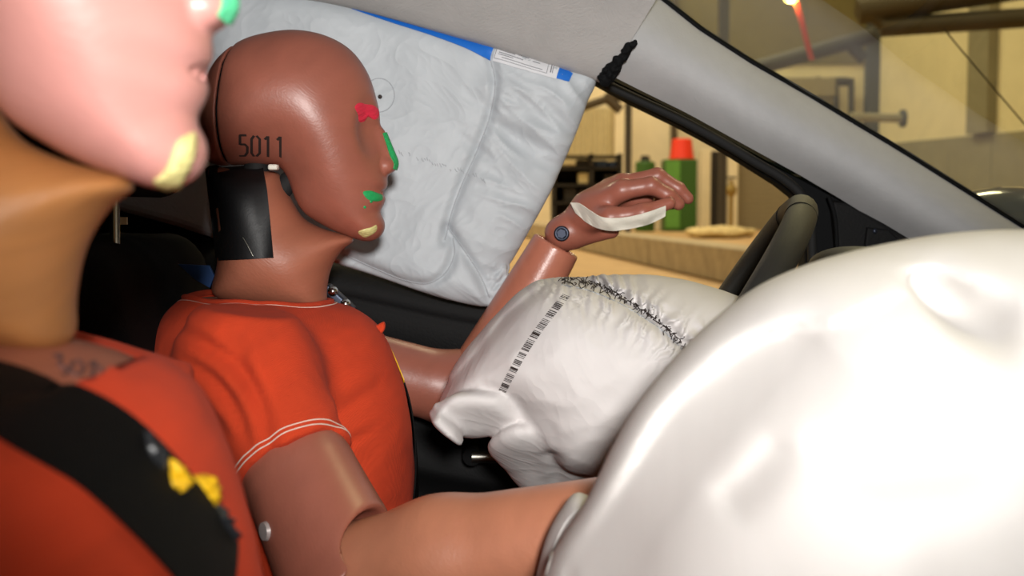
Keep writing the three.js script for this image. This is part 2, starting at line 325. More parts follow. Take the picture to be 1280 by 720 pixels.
const M = {
  skin: std({ map: T.mottle('#9c5c4b', 0.08, 0.3), roughness: 0.42, bumpMap: T.grain, bumpScale: 0.0002, clearcoat: 0.25, clearcoatRoughness: 0.36 }),
  tapeClear: std({ color: '#26282b', roughness: 0.3 }),
  rivet: std({ color: '#c9bdba', metalness: 0.3, roughness: 0.35 }),
  skinPink: std({ map: T.mottle('#c48a82', 0.05, 0.3), roughness: 0.42, bumpMap: T.grain, bumpScale: 0.0002, clearcoat: 0.2, clearcoatRoughness: 0.3 }),
  skinPale: std({ map: T.mottle('#b97a5e', 0.06, 0.3), roughness: 0.4, bumpMap: T.grain, bumpScale: 0.0002, clearcoat: 0.2, clearcoatRoughness: 0.3 }),
  mint: std({ color: '#58c892', roughness: 0.5, bumpMap: T.grain, bumpScale: 0.001 }),
  skinNeck: std({ map: T.mottle('#a2634c', 0.08, 0.3), roughness: 0.5, bumpMap: T.grain, bumpScale: 0.0003 }),
  skinArm: std({ map: T.mottle('#b5705a', 0.08, 0.3), roughness: 0.34, bumpMap: T.grain, bumpScale: 0.0002, clearcoat: 0.25, clearcoatRoughness: 0.25 }),
  tanRubber: std({ map: T.mottle('#a06a3a', 0.12, 0.2), roughness: 0.55, bumpMap: T.grain, bumpScale: 0.0004 }),
  shirt: std({ map: T.mottle('#d0401a', 0.08, 0.25), roughness: 0.95, bumpMap: T.knit, bumpScale: 0.0004 }),
  thread: std({ color: '#e8d2c4', roughness: 0.8 }), ink: std({ color: '#2c211e', roughness: 0.7 }), inkFaint: std({ color: '#6b4a46', roughness: 0.7 }),
  bag: std({ map: T.mottle('#d0cccb', 0.03, 0.35), roughness: 0.75, bumpMap: T.crinkle, bumpScale: 0.0006 }),
  bagBig: std({ map: T.mottle('#d6d3d0', 0.03, 0.5), roughness: 0.7, bumpMap: T.weave, bumpScale: 0.0002 }),
  curtain: std({ map: T.mottle('#bcc2c7', 0.04, 0.4), roughness: 0.55, bumpMap: T.crinkle, bumpScale: 0.0011 }),
  seam: std({ color: '#a9adb2', roughness: 0.8 }), blue: std({ color: '#1c6fd0', roughness: 0.45 }), blueDark: std({ color: '#1a4a86', roughness: 0.6 }),
  blackTape: std({ color: '#0c0c0e', roughness: 0.5, bumpMap: T.grain, bumpScale: 0.0001 }),
  paperTape: std({ color: '#e4dfd2', roughness: 0.7, bumpMap: T.grain, bumpScale: 0.0004 }),
  red: std({ color: '#e02c48', roughness: 0.6, bumpMap: T.grain, bumpScale: 0.001 }), green: std({ color: '#24a35c', roughness: 0.5, bumpMap: T.grain, bumpScale: 0.001 }),
  yellow: std({ color: '#cfc684', roughness: 0.55, bumpMap: T.grain, bumpScale: 0.001 }), tapeYellow: std({ color: '#f0bd10', roughness: 0.55 }),
  belt: std({ color: '#050607', roughness: 0.6, specularIntensity: 0.35, bumpMap: T.webbing, bumpScale: 0.0004 }),
  chrome: std({ color: '#d8d8d6', metalness: 1, roughness: 0.18 }), steel: std({ color: '#8a8880', metalness: 1, roughness: 0.35 }), darkSteel: std({ color: '#3a3f4c', metalness: 0.8, roughness: 0.4 }),
  headliner: std({ map: T.mottle('#b3b1af', 0.05, 0.5), roughness: 0.95, bumpMap: T.grain, bumpScale: 0.0005 }),
  trimGrey: std({ map: T.mottle('#b4b4b5', 0.03, 0.3), roughness: 0.7, bumpMap: T.grain, bumpScale: 0.0003 }),
  trimDark: std({ color: '#070708', roughness: 0.7, specularIntensity: 0.5, bumpMap: T.grain, bumpScale: 0.0004 }), trimMid: std({ color: '#b0afb1', roughness: 0.75, bumpMap: T.grain, bumpScale: 0.0004 }),
  seal: std({ color: '#08090b', roughness: 0.8, specularIntensity: 0.4 }), seat: std({ color: '#070708', specularIntensity: 0.4, roughness: 0.95, bumpMap: T.knit, bumpScale: 0.0006 }),
  wheel: std({ color: '#201f1c', roughness: 0.55, bumpMap: T.grain, bumpScale: 0.0004 }), rubber: std({ color: '#111', roughness: 0.8 }),
  glass: std({ color: new THREE.Color(0.83, 0.88, 0.72), transmission: 1, thickness: 0, roughness: 0.015, ior: 1.5 }),
  paint: std({ color: '#20301c', roughness: 0.2, clearcoat: 1, clearcoatRoughness: 0.05 }),
  wallCream: std({ map: T.mottle('#ebe0c2', 0.05, 3, 6), roughness: 0.9 }), wallGrey: std({ map: T.mottle('#918b78', 0.07, 2, 8), roughness: 0.9 }), ceiling: std({ color: '#8d8470', roughness: 0.95 }),
  deck: std({ map: T.mottle('#b8996c', 0.14, 1.6, 10), roughness: 0.75 }), concrete: std({ map: T.mottle('#a89a7e', 0.16, 0.9, 9), roughness: 0.9 }), floorGrey: std({ map: T.mottle('#7a756c', 0.12, 1.5), roughness: 0.8 }),
  cladding: std({ map: T.mottle('#746b4b', 0.08, 2, 6), roughness: 0.9 }),
  post: std({ color: '#3b3630', roughness: 0.6 }), postBlue: std({ color: '#4a4d55', roughness: 0.6 }), greenPaint: std({ map: T.mottle('#639f45', 0.08, 0.5), roughness: 0.55 }), greenDark: std({ color: '#33601f', roughness: 0.55 }),
  redPlastic: std({ color: '#f0381c', roughness: 0.45 }), shutter: std({ map: T.mottle('#948a70', 0.06, 0.6), roughness: 0.6, metalness: 0.1 }), corr: std({ map: T.mottle('#cfc4a0', 0.06, 0.8), roughness: 0.7 }),
  bluePaint: std({ color: '#33486e', roughness: 0.6 }), dark: std({ color: '#2a2622', roughness: 0.8 }), beam: std({ color: '#4c4232', roughness: 0.8 }), sack: std({ map: T.mottle('#d2c08e', 0.1, 0.4), roughness: 0.95 }),
  redCord: std({ color: '#d2452f', roughness: 0.6 }), brass: std({ color: '#a08a50', metalness: 0.6, roughness: 0.5 }), tagBeige: std({ color: '#d9c49a', roughness: 0.7 }),
  lampGlow: std({ color: '#fff4dc', emissive: HALL.colour, emissiveIntensity: 2.2, roughness: 0.6 }), lampBody: std({ color: '#8a8a86', roughness: 0.5 }), flashGlow: std({ color: '#ffffff', emissive: '#ffffff', emissiveIntensity: 3, roughness: 0.4 }),
};
// ---------------------------------------------------------------- the hall: deck, walls, roof, lamps
const DECK = 0.77, ZW = -19, XL = -9;                        // raised deck beside the test track; back wall; left wall
struct('floor', box(-12, 14, -0.2, 0, -3, 9), M.floorGrey);  // the lower track the car stands on
struct('floor', box(-12, 14, DECK - 0.97, DECK, -20, -3), M.deck);
const wallBack = struct('wall_back', box(-12, 6.2, 0.5, 8, ZW - 0.3, ZW), M.wallCream);
for (let i = 0; i < 12; i++) part(wallBack, 'cladding_board', box(-9 + i * 1.25, -7.76 + i * 1.25, 3.45, 8, ZW, ZW + 0.05, 0.01), M.cladding);
const RC = V(5.93, 0, ZW), RD = V(0.229, 0, 0.973);          // corner and run of the wall on the right
function alongRight(geo) { return geo.rotateY(Math.atan2(RD.x, RD.z)).translate(RC.x, 0, RC.z); }   // z runs along the wall, x > 0 is inside it
const wallRight = struct('wall_right', alongRight(box(0, 0.3, DECK, 8, -1, 30)), M.wallCream);
struct('wall_left', box(XL - 0.3, XL, 0, 8, -19.3, 9), M.wallCream);
struct('wall_front', box(-12, 14, 0, 8, 9, 9.3), M.wallGrey);
struct('ceiling', box(-12, 14, 8, 8.3, -20, 9.3), M.ceiling);
// grey dado boards on the right wall, one by one
for (let i = 0; i < 24; i++) part(wallRight, 'panel', alongRight(box(-0.04, 0, DECK, 2.15, i * 1.02 + 0.1, i * 1.02 + 1.11, 0.008)), M.wallGrey);
solo('steel_column', alongRight(box(-0.2, 0.02, DECK, 8, -0.14, 0.1)), M.postBlue, 'blue-grey steel column in the hall corner seen through the windscreen', 'column');
{
  const c = at(1268, 120, -14.6);
  solo('wall_pilaster', alongRight(box(-0.16, 0.02, 2.16, 8, 2.72, 3.2, 0.01)), M.wallGrey, 'dull grey pilaster at the right edge of the cream wall above the panels', 'pilaster');
}
for (const [i, [x, z]] of HALL.lamps.entries()) {
  const l = thing('ceiling_lamp', V(x, 7.4, z), `square warm ceiling lamp hanging in the hall, ${['first', 'second', 'third', 'fourth', 'fifth', 'sixth', 'seventh'][i]} from the car window outwards`, 'lamp');
  part(l, 'housing', box(x - 0.85, x + 0.85, 7.4, 7.62, z - 0.85, z + 0.85, 0.02), M.lampBody);
  part(l, 'diffuser', box(x - 0.8, x + 0.8, 7.37, 7.4, z - 0.8, z + 0.8), M.lampGlow);
  part(l, 'hanger', rod(V(x, 7.62, z), V(x, 8, z), 0.02), M.lampBody);
  const a = new THREE.RectAreaLight(HALL.colour, HALL.radiance, 1.6, 1.6); a.position.set(x, 7.35, z); a.lookAt(x, 0, z); scene.add(a);
}
{                                                            // flash gun over the camera
  const [x, y, z] = FLASH.at, f = thing('flash_gun', V(x, y, z), 'black flash gun held above the camera at the open passenger window', 'flash');
  part(f, 'flash_body', box(x - 0.04, x + 0.04, y - 0.03, y + 0.03, z + 0.012, z + 0.09, 0.006), M.trimDark);
  part(f, 'flash_window', box(x - 0.034, x + 0.034, y - 0.02, y + 0.02, z + 0.004, z + 0.012), M.flashGlow);
  const s = new THREE.SpotLight(0xfffcf8, FLASH.power, 0, FLASH.angle * Math.PI / 180, FLASH.penumbra, 2);
  s.position.set(x, y, z); s.target.position.set(x + 0.0, y - 0.04, z - 1); s.castShadow = true; s.shadow.radius = FLASH.size; s.shadow.mapSize.set(2048, 2048); scene.add(s, s.target);
}
// ---- things far behind the side window (back wall at z = -19)
const onWall = (px, z = ZW + 0.12) => at(px[0], px[1], z);
function upright(name, px0, px1, top, z, mat, label, cat = 'post', depth = 0.2, foot = DECK) {
  const a = at(px0, 270, z), b = at(px1, 270, z), t = at(px0, top, z).y;
  return solo(name, box(a.x, b.x, foot, t, z - depth, z, 0.01), mat, label, cat);
}
upright('steel_post', 781, 789, -400, -14, M.post, 'dark steel post left of the cream wall, nearest the white side curtain', 'post', 0.08);
upright('steel_post', 839, 846, -400, -18.7, M.beam, 'thin brown post on the cream wall behind the red bucket');
upright('steel_post', 899, 908, -400, -15, M.post, 'dark steel post beside the roller shutter, right of the red bucket', 'post', 0.1);
upright('door_jamb', 876, 888, 187, -18.5, M.wallCream, 'cream door jamb just right of the green cabinet', 'jamb', 0.2);
upright('dark_locker', 889, 898, 189, -18.6, M.dark, 'narrow dark brown locker between the cream jamb and dark post', 'locker', 0.3);
upright('door_jamb', 910, 922, 150, -18.5, M.wallCream, 'cream upright between the dark post and the roller shutter', 'jamb', 0.2);
upright('door_jamb', 768, 780, 120, -18.6, M.wallCream, 'cream upright beside the corrugated panel, left of the first dark post', 'jamb', 0.2);
{                                                            // roller shutter: each slat a piece
  const z = -18.7, a = at(924, 270, z), b = at(1040, 270, z), s = thing('roller_shutter', V((a.x + b.x) / 2, DECK, z), 'olive grey roller shutter seen between dark post and mirror corner', 'shutter');
  const g = box(a.x, b.x, -0.035, 0.035, z - 0.03, z, 0.012); let y = DECK + 0.04;
  while (y < 2.9) { part(s, 'slat', g.clone().translate(0, y, 0), M.shutter); y += 0.078; }
  part(s, 'guide_rail', box(a.x - 0.06, a.x, DECK, 3, z - 0.05, z + 0.02), M.shutter);
  part(s, 'shutter_box', box(a.x - 0.06, b.x, 2.9, 3.2, z - 0.2, z + 0.1, 0.02), M.shutter);
}
{                                                            // corrugated cladding
  const z = -18.85, rows = [[], []], a = at(700, 135, z), b = at(770, 205, z);
  for (let i = 0; i <= 120; i++) { const x = lerp(a.x, b.x, i / 120), zz = z + 0.03 * Math.sin(i / 120 * Math.PI * 2 * 10); rows[0].push(V(x, b.y, zz)); rows[1].push(V(x, a.y, zz)); }
  solo('corrugated_panel', slab(rows, 0.01), M.corr, 'pale corrugated wall panel above the storage rack', 'panel');
}
{                                                            // lamp arm over the panel
  const z = -13.98, P = (x, y) => at(x, y, z), l = thing('crane_arm', P(770, 125), 'dark bracket arm reaching left from the dark post by the curtain', 'bracket');
  part(l, 'arm_bar', rod(P(726, 135), P(758, 124), 0.05), M.beam); part(l, 'arm_bar', rod(P(776, 138), P(757, 122), 0.06), M.beam);
  part(l, 'arm_head', box(P(756, 124).x, P(785, 124).x, P(0, 126).y, P(0, 116).y, z - 0.15, z + 0.05, 0.02), M.beam);
}
{                                                            // storage rack and what lies in it
  const z = -15, P = (x, y) => at(x, y, z), y0 = DECK, L = P(690, 200).x, Rr = P(778, 200).x, r = thing('storage_rack', V((L + Rr) / 2, y0, z), 'dark storage rack of shelves behind the raised hand', 'rack');
  for (const x of [L, P(740, 0).x - 0.02, Rr - 0.05]) part(r, 'upright', box(x, x + 0.05, y0, P(0, 192).y, z - 0.5, z), M.dark);
  part(r, 'back_panel', box(L, Rr, y0, P(0, 205).y, z - 0.53, z - 0.5), M.dark);
  for (const py of [194, 209, 230, 252]) part(r, 'shelf', box(L, Rr, P(0, py).y - 0.03, P(0, py).y, z - 0.5, z), M.dark);
  const item = (name, x0, x1, top, base, mat, label, cat) => solo(name, box(P(x0, 0).x, P(x1, 0).x, P(0, base).y + 0.006, P(0, top).y, z - 0.42, z - 0.06, 0.015), mat, label, cat);
  item('storage_crate', 744, 761, 200, 209, M.bluePaint, 'blue crate on the upper shelf of the dark rack, left of two', 'crate');
  item('storage_crate', 762, 772, 201, 209, M.bluePaint, 'blue crate on the upper shelf of the dark rack, beside the post', 'crate');
  item('storage_crate', 722, 737, 199, 209, M.dark, 'black crate on the upper shelf of the dark rack by the curtain', 'crate');
  item('cardboard_box', 724, 737, 216, 230, M.sack, 'tan box on the middle shelf of the dark rack', 'box');
  item('cardboard_box', 757, 770, 218, 230, M.dark, 'dark box on the middle shelf of the dark rack', 'box');
  item('storage_crate', 706, 722, 235, 252, M.dark, 'black crate on the low shelf of the dark rack', 'crate');
  item('cardboard_box', 726, 738, 238, 252, M.beam, 'brown box on the low shelf of the dark rack', 'box');
}
{                                                            // green cabinet with a red bucket upside down on it
  const z = -17.5, P = (x, y) => at(x, y, z), c = thing('green_cabinet', V(P(853, 0).x, DECK, z), 'green metal cabinet under the red bucket', 'cabinet');
  const x0 = P(833, 0).x, x1 = P(874, 0).x, xm = P(853, 0).x, y1 = P(0, 199).y;
  part(c, 'cabinet_body', box(x0, x1, DECK, y1, z - 0.5, z - 0.02, 0.01), M.greenDark);
  part(c, 'door', box(x0 + 0.01, xm - 0.006, DECK + 0.05, y1 - 0.02, z - 0.02, z, 0.006), M.greenPaint, 'light green left door');
  part(c, 'door', box(xm + 0.006, x1 - 0.01, DECK + 0.05, y1 - 0.02, z - 0.02, z, 0.006), M.greenDark, 'dark green right door');
  const bx = P(857, 0).x, by = y1, h = P(0, 173).y - y1, b = thing('red_bucket', V(bx, by + 0.004, z - 0.25), 'bright red bucket upside down on the green cabinet', 'bucket');
  part(b, 'bucket_wall', new THREE.LatheGeometry([[0.19, 0], [0.2, 0.01], [0.2, 0.03], [0.18, 0.035], [0.15, h - 0.02], [0.14, h], [0, h]].map(([r, y]) => new THREE.Vector2(r, y)), 32).translate(bx, by + 0.004, z - 0.25), M.redPlastic);
  part(b, 'bucket_handle', new THREE.TorusGeometry(0.2, 0.006, 6, 24, Math.PI).rotateX(-Math.PI / 2 - 0.2).translate(bx, by + 0.1, z - 0.25), M.steel);
}
{                                                            // small green drum left of the cabinet
  const z = -17.5, P = (x, y) => at(x, y, z), d = thing('green_drum', V(P(808, 0).x, DECK, z), 'small green drum with a dark cap left of the green cabinet', 'drum'), x = P(808, 0).x, t = P(0, 202).y;
  part(d, 'drum_body', new THREE.LatheGeometry([[0, DECK], [0.15, DECK], [0.155, DECK + 0.4], [0.15, DECK + 0.42], [0.15, t - 0.03], [0.13, t], [0, t]].map(([r, y]) => new THREE.Vector2(r, y)), 24).translate(x, 0, z), M.greenDark);
  part(d, 'drum_cap', new THREE.CylinderGeometry(0.06, 0.08, 0.09, 16).translate(x, t + 0.045, z), M.dark);
}
{                                                            // standpipe before the shutter
  const z = -16, P = (x, y) => at(x, y, z), x = P(917, 0).x, s = thing('standpipe', V(x, DECK, z), 'dull brass standpipe with valve in front of the roller shutter', 'pipe');
  part(s, 'pipe_stem', rod(V(x, DECK, z), V(x, P(0, 225).y, z), 0.03), M.brass);
  part(s, 'valve_body', new THREE.SphereGeometry(0.07, 16, 12).scale(1.1, 1.3, 1).translate(x, P(0, 238).y, z), M.brass);
  part(s, 'hand_wheel', new THREE.TorusGeometry(0.06, 0.014, 8, 20).rotateX(Math.PI / 2).translate(x, P(0, 222).y, z), M.post);
}
{                                                            // kerb beam along the deck, sacks lying behind it
  const A = V(0.0, DECK, -16.6), B = V(1.3, DECK, -3.6), dir = B.clone().sub(A), L = dir.length(), k = thing('kerb_beam', A, 'long pale timber kerb along the deck outside the side window', 'kerb');
  for (let i = 0; i < 4; i++) {
    const g = box(-0.1, 0.1, 0, 0.18, i * L / 4 + 0.01, (i + 1) * L / 4 - 0.01, 0.015); g.rotateY(Math.atan2(dir.x, dir.z)).translate(A.x, A.y, A.z);
    part(k, 'beam_length', g, M.concrete);
  }
  for (const [px0, px1, top, label] of [[858, 942, 283, 'pale full sack lying flat behind the kerb, below the cabinet']]) {
    const z = -13.5, a = at(px0, 290, z), b = at(px1, 290, z), t = at(px0, top, z).y, c = V((a.x + b.x) / 2, (t + DECK) / 2, z), f = ball(V(c.x, label.includes('on top') ? t - 0.04 : DECK + (t - DECK) / 2, z), (b.x - a.x) / 2, label.includes('on top') ? 0.05 : (t - DECK) / 2 + 0.005, 0.25);
    solo('sack', skin((x, y, zz) => f(x, y, zz) + 0.03 * fbm(x * 5, y * 7, zz * 5), [a.x - 0.06, DECK - 0.03, z - 0.32], [b.x + 0.06, t + 0.06, z + 0.32], 0.02), M.sack, label, 'sack');
  }
}
// ---- things seen through the windscreen
{
  const z = -13, P = (x, y) => at(x, y, z);
  upright('steel_post', 897, 909, -400, -13, M.post, 'dark olive steel post through the upper left of the windscreen', 'post', 0.14, 2.4);
  const j = thing('jib_beam', P(1020, 66), 'dark slanting jib beam rising to the right through the windscreen', 'beam');
  part(j, 'boom', rod(P(935, 88), P(1092, 44), 0.09), M.post); part(j, 'boom_tie', rod(P(1060, 54), P(1080, 74), 0.07), M.post);
  const w = -18.8, Q = (x, y) => at(x, y, w);
  const u = thing('wall_pipe', Q(1020, 118), 'dark bent pipe arch on the wall below the jib beam', 'pipe');
  part(u, 'pipe_bend', cord([Q(1012, 150), Q(1013, 112), Q(1017, 102), Q(1026, 100)], 0.06, 10, false, 6), M.post);
  const t = thing('wall_pipe', Q(1050, 118), 'dark T-shaped pipe on the wall beside the bent pipe', 'pipe');
  part(t, 'pipe_stem', rod(Q(1044, 103), Q(1044, 160), 0.06), M.post); part(t, 'pipe_head', rod(Q(1038, 102), Q(1060, 102), 0.07), M.post); part(t, 'pipe_stem', rod(Q(1064, 98), Q(1064, 150), 0.05), M.post);
  const f = thing('flanged_pipe', P(1100, 148), 'grey horizontal pipe with an end flange beside the corner column', 'pipe');
  part(f, 'pipe_leg', rod(P(1070, 146), P(1070, 146).setY(DECK), 0.05), M.wallGrey); part(f, 'pipe', rod(P(1062, 146), P(1126, 148), 0.05), M.wallGrey); part(f, 'flange', rod(P(1126, 148), P(1131, 148), 0.1), M.postBlue);
  const o = thing('roof_girder', at(1160, 12, -9), 'dark brown roof girder across the top right of the windscreen', 'girder');
  part(o, 'girder_flange', rod(at(1072, 14, -9), at(1420, -40, -9), 0.11, 0.11, 4), M.beam); part(o, 'girder_flange', rod(at(1100, 34, -9), at(1440, 12, -9), 0.08, 0.08, 4), M.beam);
  part(o, 'girder_web', rod(at(1080, 12, -9), at(1110, 34, -9), 0.05, 0.05, 4), M.beam);
  const r = -6, C = (x, y) => at(x, y, r);
  solo('hanging_strap', slab([[0, 0], [4, 14], [9, 32], [15, 56], [21, 78]].map(([x, y]) => [C(990 + x, y - 3), C(997 + x, y - 3)]), 0.006), M.redCord, 'red strap hanging slanted at the top of the windscreen', 'strap');
  const lp = thing('strap_lamp', C(989, -1), 'small yellow lamp at the top of the red strap', 'lamp');
  part(lp, 'lamp_bulb', new THREE.SphereGeometry(0.03, 16, 12).scale(1.4, 0.7, 1).translate(C(989, -1).x, C(989, -1).y, r), std({ color: '#fff0a0', emissive: '#ffe890', emissiveIntensity: 4 }));
  const pl = new THREE.PointLight(0xffe890, 0.6, 0, 2); pl.position.copy(C(989, 4)); pl.castShadow = true; pl.shadow.radius = 1.5; scene.add(pl);
  solo('slack_cable', cord([at(1180, 36, -2.4), at(1196, 56, -2.4), at(1236, 103, -2.4), at(1300, 178, -2.4)], 0.0022, 6, false, 6), M.beam, 'thin brown cable running diagonally outside the windscreen', 'cable');
}
// ---------------------------------------------------------------- the car: grey trim, black door, glass
const car = thing('car', V(0.1, 0, 0), 'crash-tested car around the dummies with grey pillar trim and black door', 'car');
const HL = [[-700, -190], [-200, -110], [290, -12], [430, 8], [560, 44], [650, 70], [742, 99], [756, 104]];       // lower edge of the headliner over the far window
{
  const c = new THREE.CatmullRomCurve3(HL.map(([a, b]) => at(a, b, -0.585)), false, 'centripetal').getPoints(60), X1 = c[60].x;
  const roofY = (x) => 1.48 - 0.2 * Math.max(0, x + 0.15) ** 2;
  const prof = (e) => {
    const y2 = roofY(e.x), s = [];
    for (const [z, k] of [[-0.60, 0.02], [-0.590, -0.005], [-0.578, 0], [-0.568, 0.03], [-0.55, 0.13], [-0.525, 0.33], [-0.49, 0.56], [-0.44, 0.78], [-0.36, 0.93], [-0.25, 0.99], [0, 1.04], [0.25, 1.02], [0.44, 1.0], [0.525, 0.96], [0.578, 0.9]]) s.push(V(e.x + 0.6 * (y2 - e.y) * k, e.y + (y2 - e.y) * k, z));
    return s;
  };
  part(car, 'headliner', slab(c.map(prof), -0.012), M.headliner, 'pale grey fabric headliner');
  part(car, 'roof_panel', slab([c[0], c[20], c[40], c[60]].map((e) => [-0.62, -0.5, -0.3, 0, 0.3, 0.5, 0.62].map((z) => V(e.x, roofY(e.x) + 0.06 - 0.25 * z * z * z * z - (Math.abs(z) > 0.6 ? 0.05 : 0), z))), 0.012), M.paint);
  // frayed dark end of the headliner at the pillar joint
  const fr = []; for (let i = 0; i <= 9; i++) { const t = i / 9, p = at(lerp(757, 790, t) + 3 * Math.sin(i * 2.3), lerp(98, 55, t), lerp(-0.56, -0.53, t)); fr.push(p); }
  part(car, 'torn_edge', skin((() => { const caps = fr.slice(1).map((p, i) => cap(fr[i], p, 0.0095 - 0.0006 * i, 0.009 - 0.0006 * i)); return (x, y, z) => Math.min(...caps.map((k) => k(x, y, z))) + 0.0028 * noise(x * 160, y * 160, z * 160); })(), [fr[0].x - 0.02, fr[0].y - 0.02, -0.59], [fr[9].x + 0.02, fr[9].y + 0.02, -0.5], 0.002), M.seal, 'black torn end of the trim');
}
const AU = [[740, -48], [815, -4], [870, 40], [935, 82], [1000, 119], [1130, 197], [1275, 288], [1420, 380]], AL = [[752, 84], [800, 108], [860, 137], [940, 181], [1000, 214], [1050, 243], [1140, 299], [1300, 400]];
const zA = (t) => lerp(-0.585, -0.735, t);
const pillarRows = [];
for (let i = 0; i <= 40; i++) {
  const t = i / 40, pick = (L) => { const k = Math.min(t * (L.length - 1), L.length - 1.001), a = Math.floor(k), f = k - a; return [lerp(L[a][0], L[a + 1][0], f), lerp(L[a][1], L[a + 1][1], f)]; };
  const u = at(...pick(AU), zA(t)), l = at(...pick(AL), zA(t)), row = [];
  for (let j = 0; j <= 12; j++) { const s = j / 12, p = u.clone().lerp(l, s); p.z += 0.045 * Math.pow(Math.sin(Math.PI * clamp(s, 0.0, 1)), 0.8) * (0.7 + 0.3 * Math.sin(Math.PI * s * s)); row.push(p); }
  pillarRows.push(row);
}
part(car, 'pillar_trim', slab(pillarRows, -0.006), M.trimGrey, 'light grey trim of the sloping front pillar');
part(car, 'glass_seal', cord(pillarRows.map((r) => r[0].clone().add(V(0.004, 0.004, 0.004))), 0.0042, 8), M.seal);
part(car, 'pillar_shell', slab(pillarRows.map((r) => [r[0].clone().add(V(0, 0, -0.02)), r[6].clone().add(V(0, 0, -0.08)), r[12].clone().add(V(0, 0, -0.02))]), 0.01), M.paint);
{                                                            // windscreen: the pillar's edge carried across the car
  const rows = pillarRows.filter((_, i) => i % 4 === 0 && i >= 4).map((r) => { const out = []; for (let j = 0; j <= 16; j++) { const s = j / 16, z0 = r[0].z, bow = 0.06 * (1 - (2 * s - 1) ** 2); out.push(V(r[0].x + bow * 0.7 + 0.002, r[0].y + bow * 0.6 + 0.004, lerp(z0, -z0, s))); } return out; });
  part(car, 'windscreen', grid(rows), M.glass, 'slightly green tinted windscreen');
}
// black window frame, seal and mirror corner
part(car, 'window_frame', plate([[735, 92], [762, 92], [860, 135], [940, 178], [1010, 218], [1060, 246], [1150, 302], [1180, 360], [1008, 372], [1006, 300], [1003, 262], [994, 246], [975, 231], [940, 209], [900, 184], [850, 157], [790, 128], [745, 103]], -0.715, 0.05, 0.006), M.seal);
part(car, 'window_seal', cord([[742, 98], [790, 121], [850, 149], [900, 176], [945, 203], [980, 224], [1001, 243], [1012, 268], [1015, 310], [1016, 360]].map(([a, b]) => at(a, b, -0.70)), 0.0065, 10, false, 6), M.rubber);
part(car, 'mirror_corner', plate([[1040, 250], [1062, 252], [1150, 306], [1200, 380], [1050, 372], [1046, 312]], -0.695, 0.02, 0.006), M.trimDark);
part(car, 'corner_seam', cord([[1036, 246], [1043, 268], [1046, 300], [1045, 350]].map(([a, b]) => at(a, b, -0.692)), 0.003, 8, false, 6), M.seal);
part(car, 'corner_clip', new THREE.SphereGeometry(0.004, 10, 8).translate(...at(1093, 289, -0.692).toArray()), M.darkSteel);
part(car, 'corner_panel', plate([[1084, 284], [1112, 287], [1125, 300], [1122, 330], [1078, 330]], -0.69, 0.012, 0.003), M.trimDark);
{                                                            // far door, from the window ledge down
  const sill = [[-700, 215], [-200, 268], [200, 305], [415, 331], [600, 369], [760, 385], [900, 395], [1010, 398], [1250, 402]].map(([a, b]) => at(a, b, -0.69));
  const c = new THREE.CatmullRomCurve3(sill, false, 'centripetal').getPoints(70);
  const P = [[-0.76, -0.03], [-0.755, 0], [-0.70, 0.004], [-0.665, -0.002], [-0.652, -0.012], [-0.648, -0.024], [-0.652, -0.03], [-0.654, -0.044], [-0.648, -0.05], [-0.652, -0.075], [-0.66, -0.095], [-0.664, -0.101], [-0.655, -0.107], [-0.66, -0.14], [-0.675, -0.20], [-0.675, -0.25], [-0.64, -0.262], [-0.60, -0.268], [-0.592, -0.285], [-0.60, -0.32], [-0.66, -0.345], [-0.675, -0.40], [-0.675, -0.70], [-0.70, -0.72], [-0.76, -0.72]];
  part(car, 'door_panel', slab(c.map((e) => P.map(([z, y]) => V(e.x, e.y + y, z))), -0.01), M.trimDark, 'black door trim with ledge and armrest');
  const h = at(590, 571, -0.585), k = at(632, 571, -0.585), hd = part(car, 'door_handle', rod(h, k, 0.008), M.steel, 'brushed metal pull handle');
  part(hd, 'handle_mount', rod(h, h.clone().add(V(-0.004, 0, -0.09)), 0.012), M.trimDark); part(hd, 'handle_mount', rod(k, k.clone().add(V(0.004, 0, -0.09)), 0.012), M.trimDark);
}
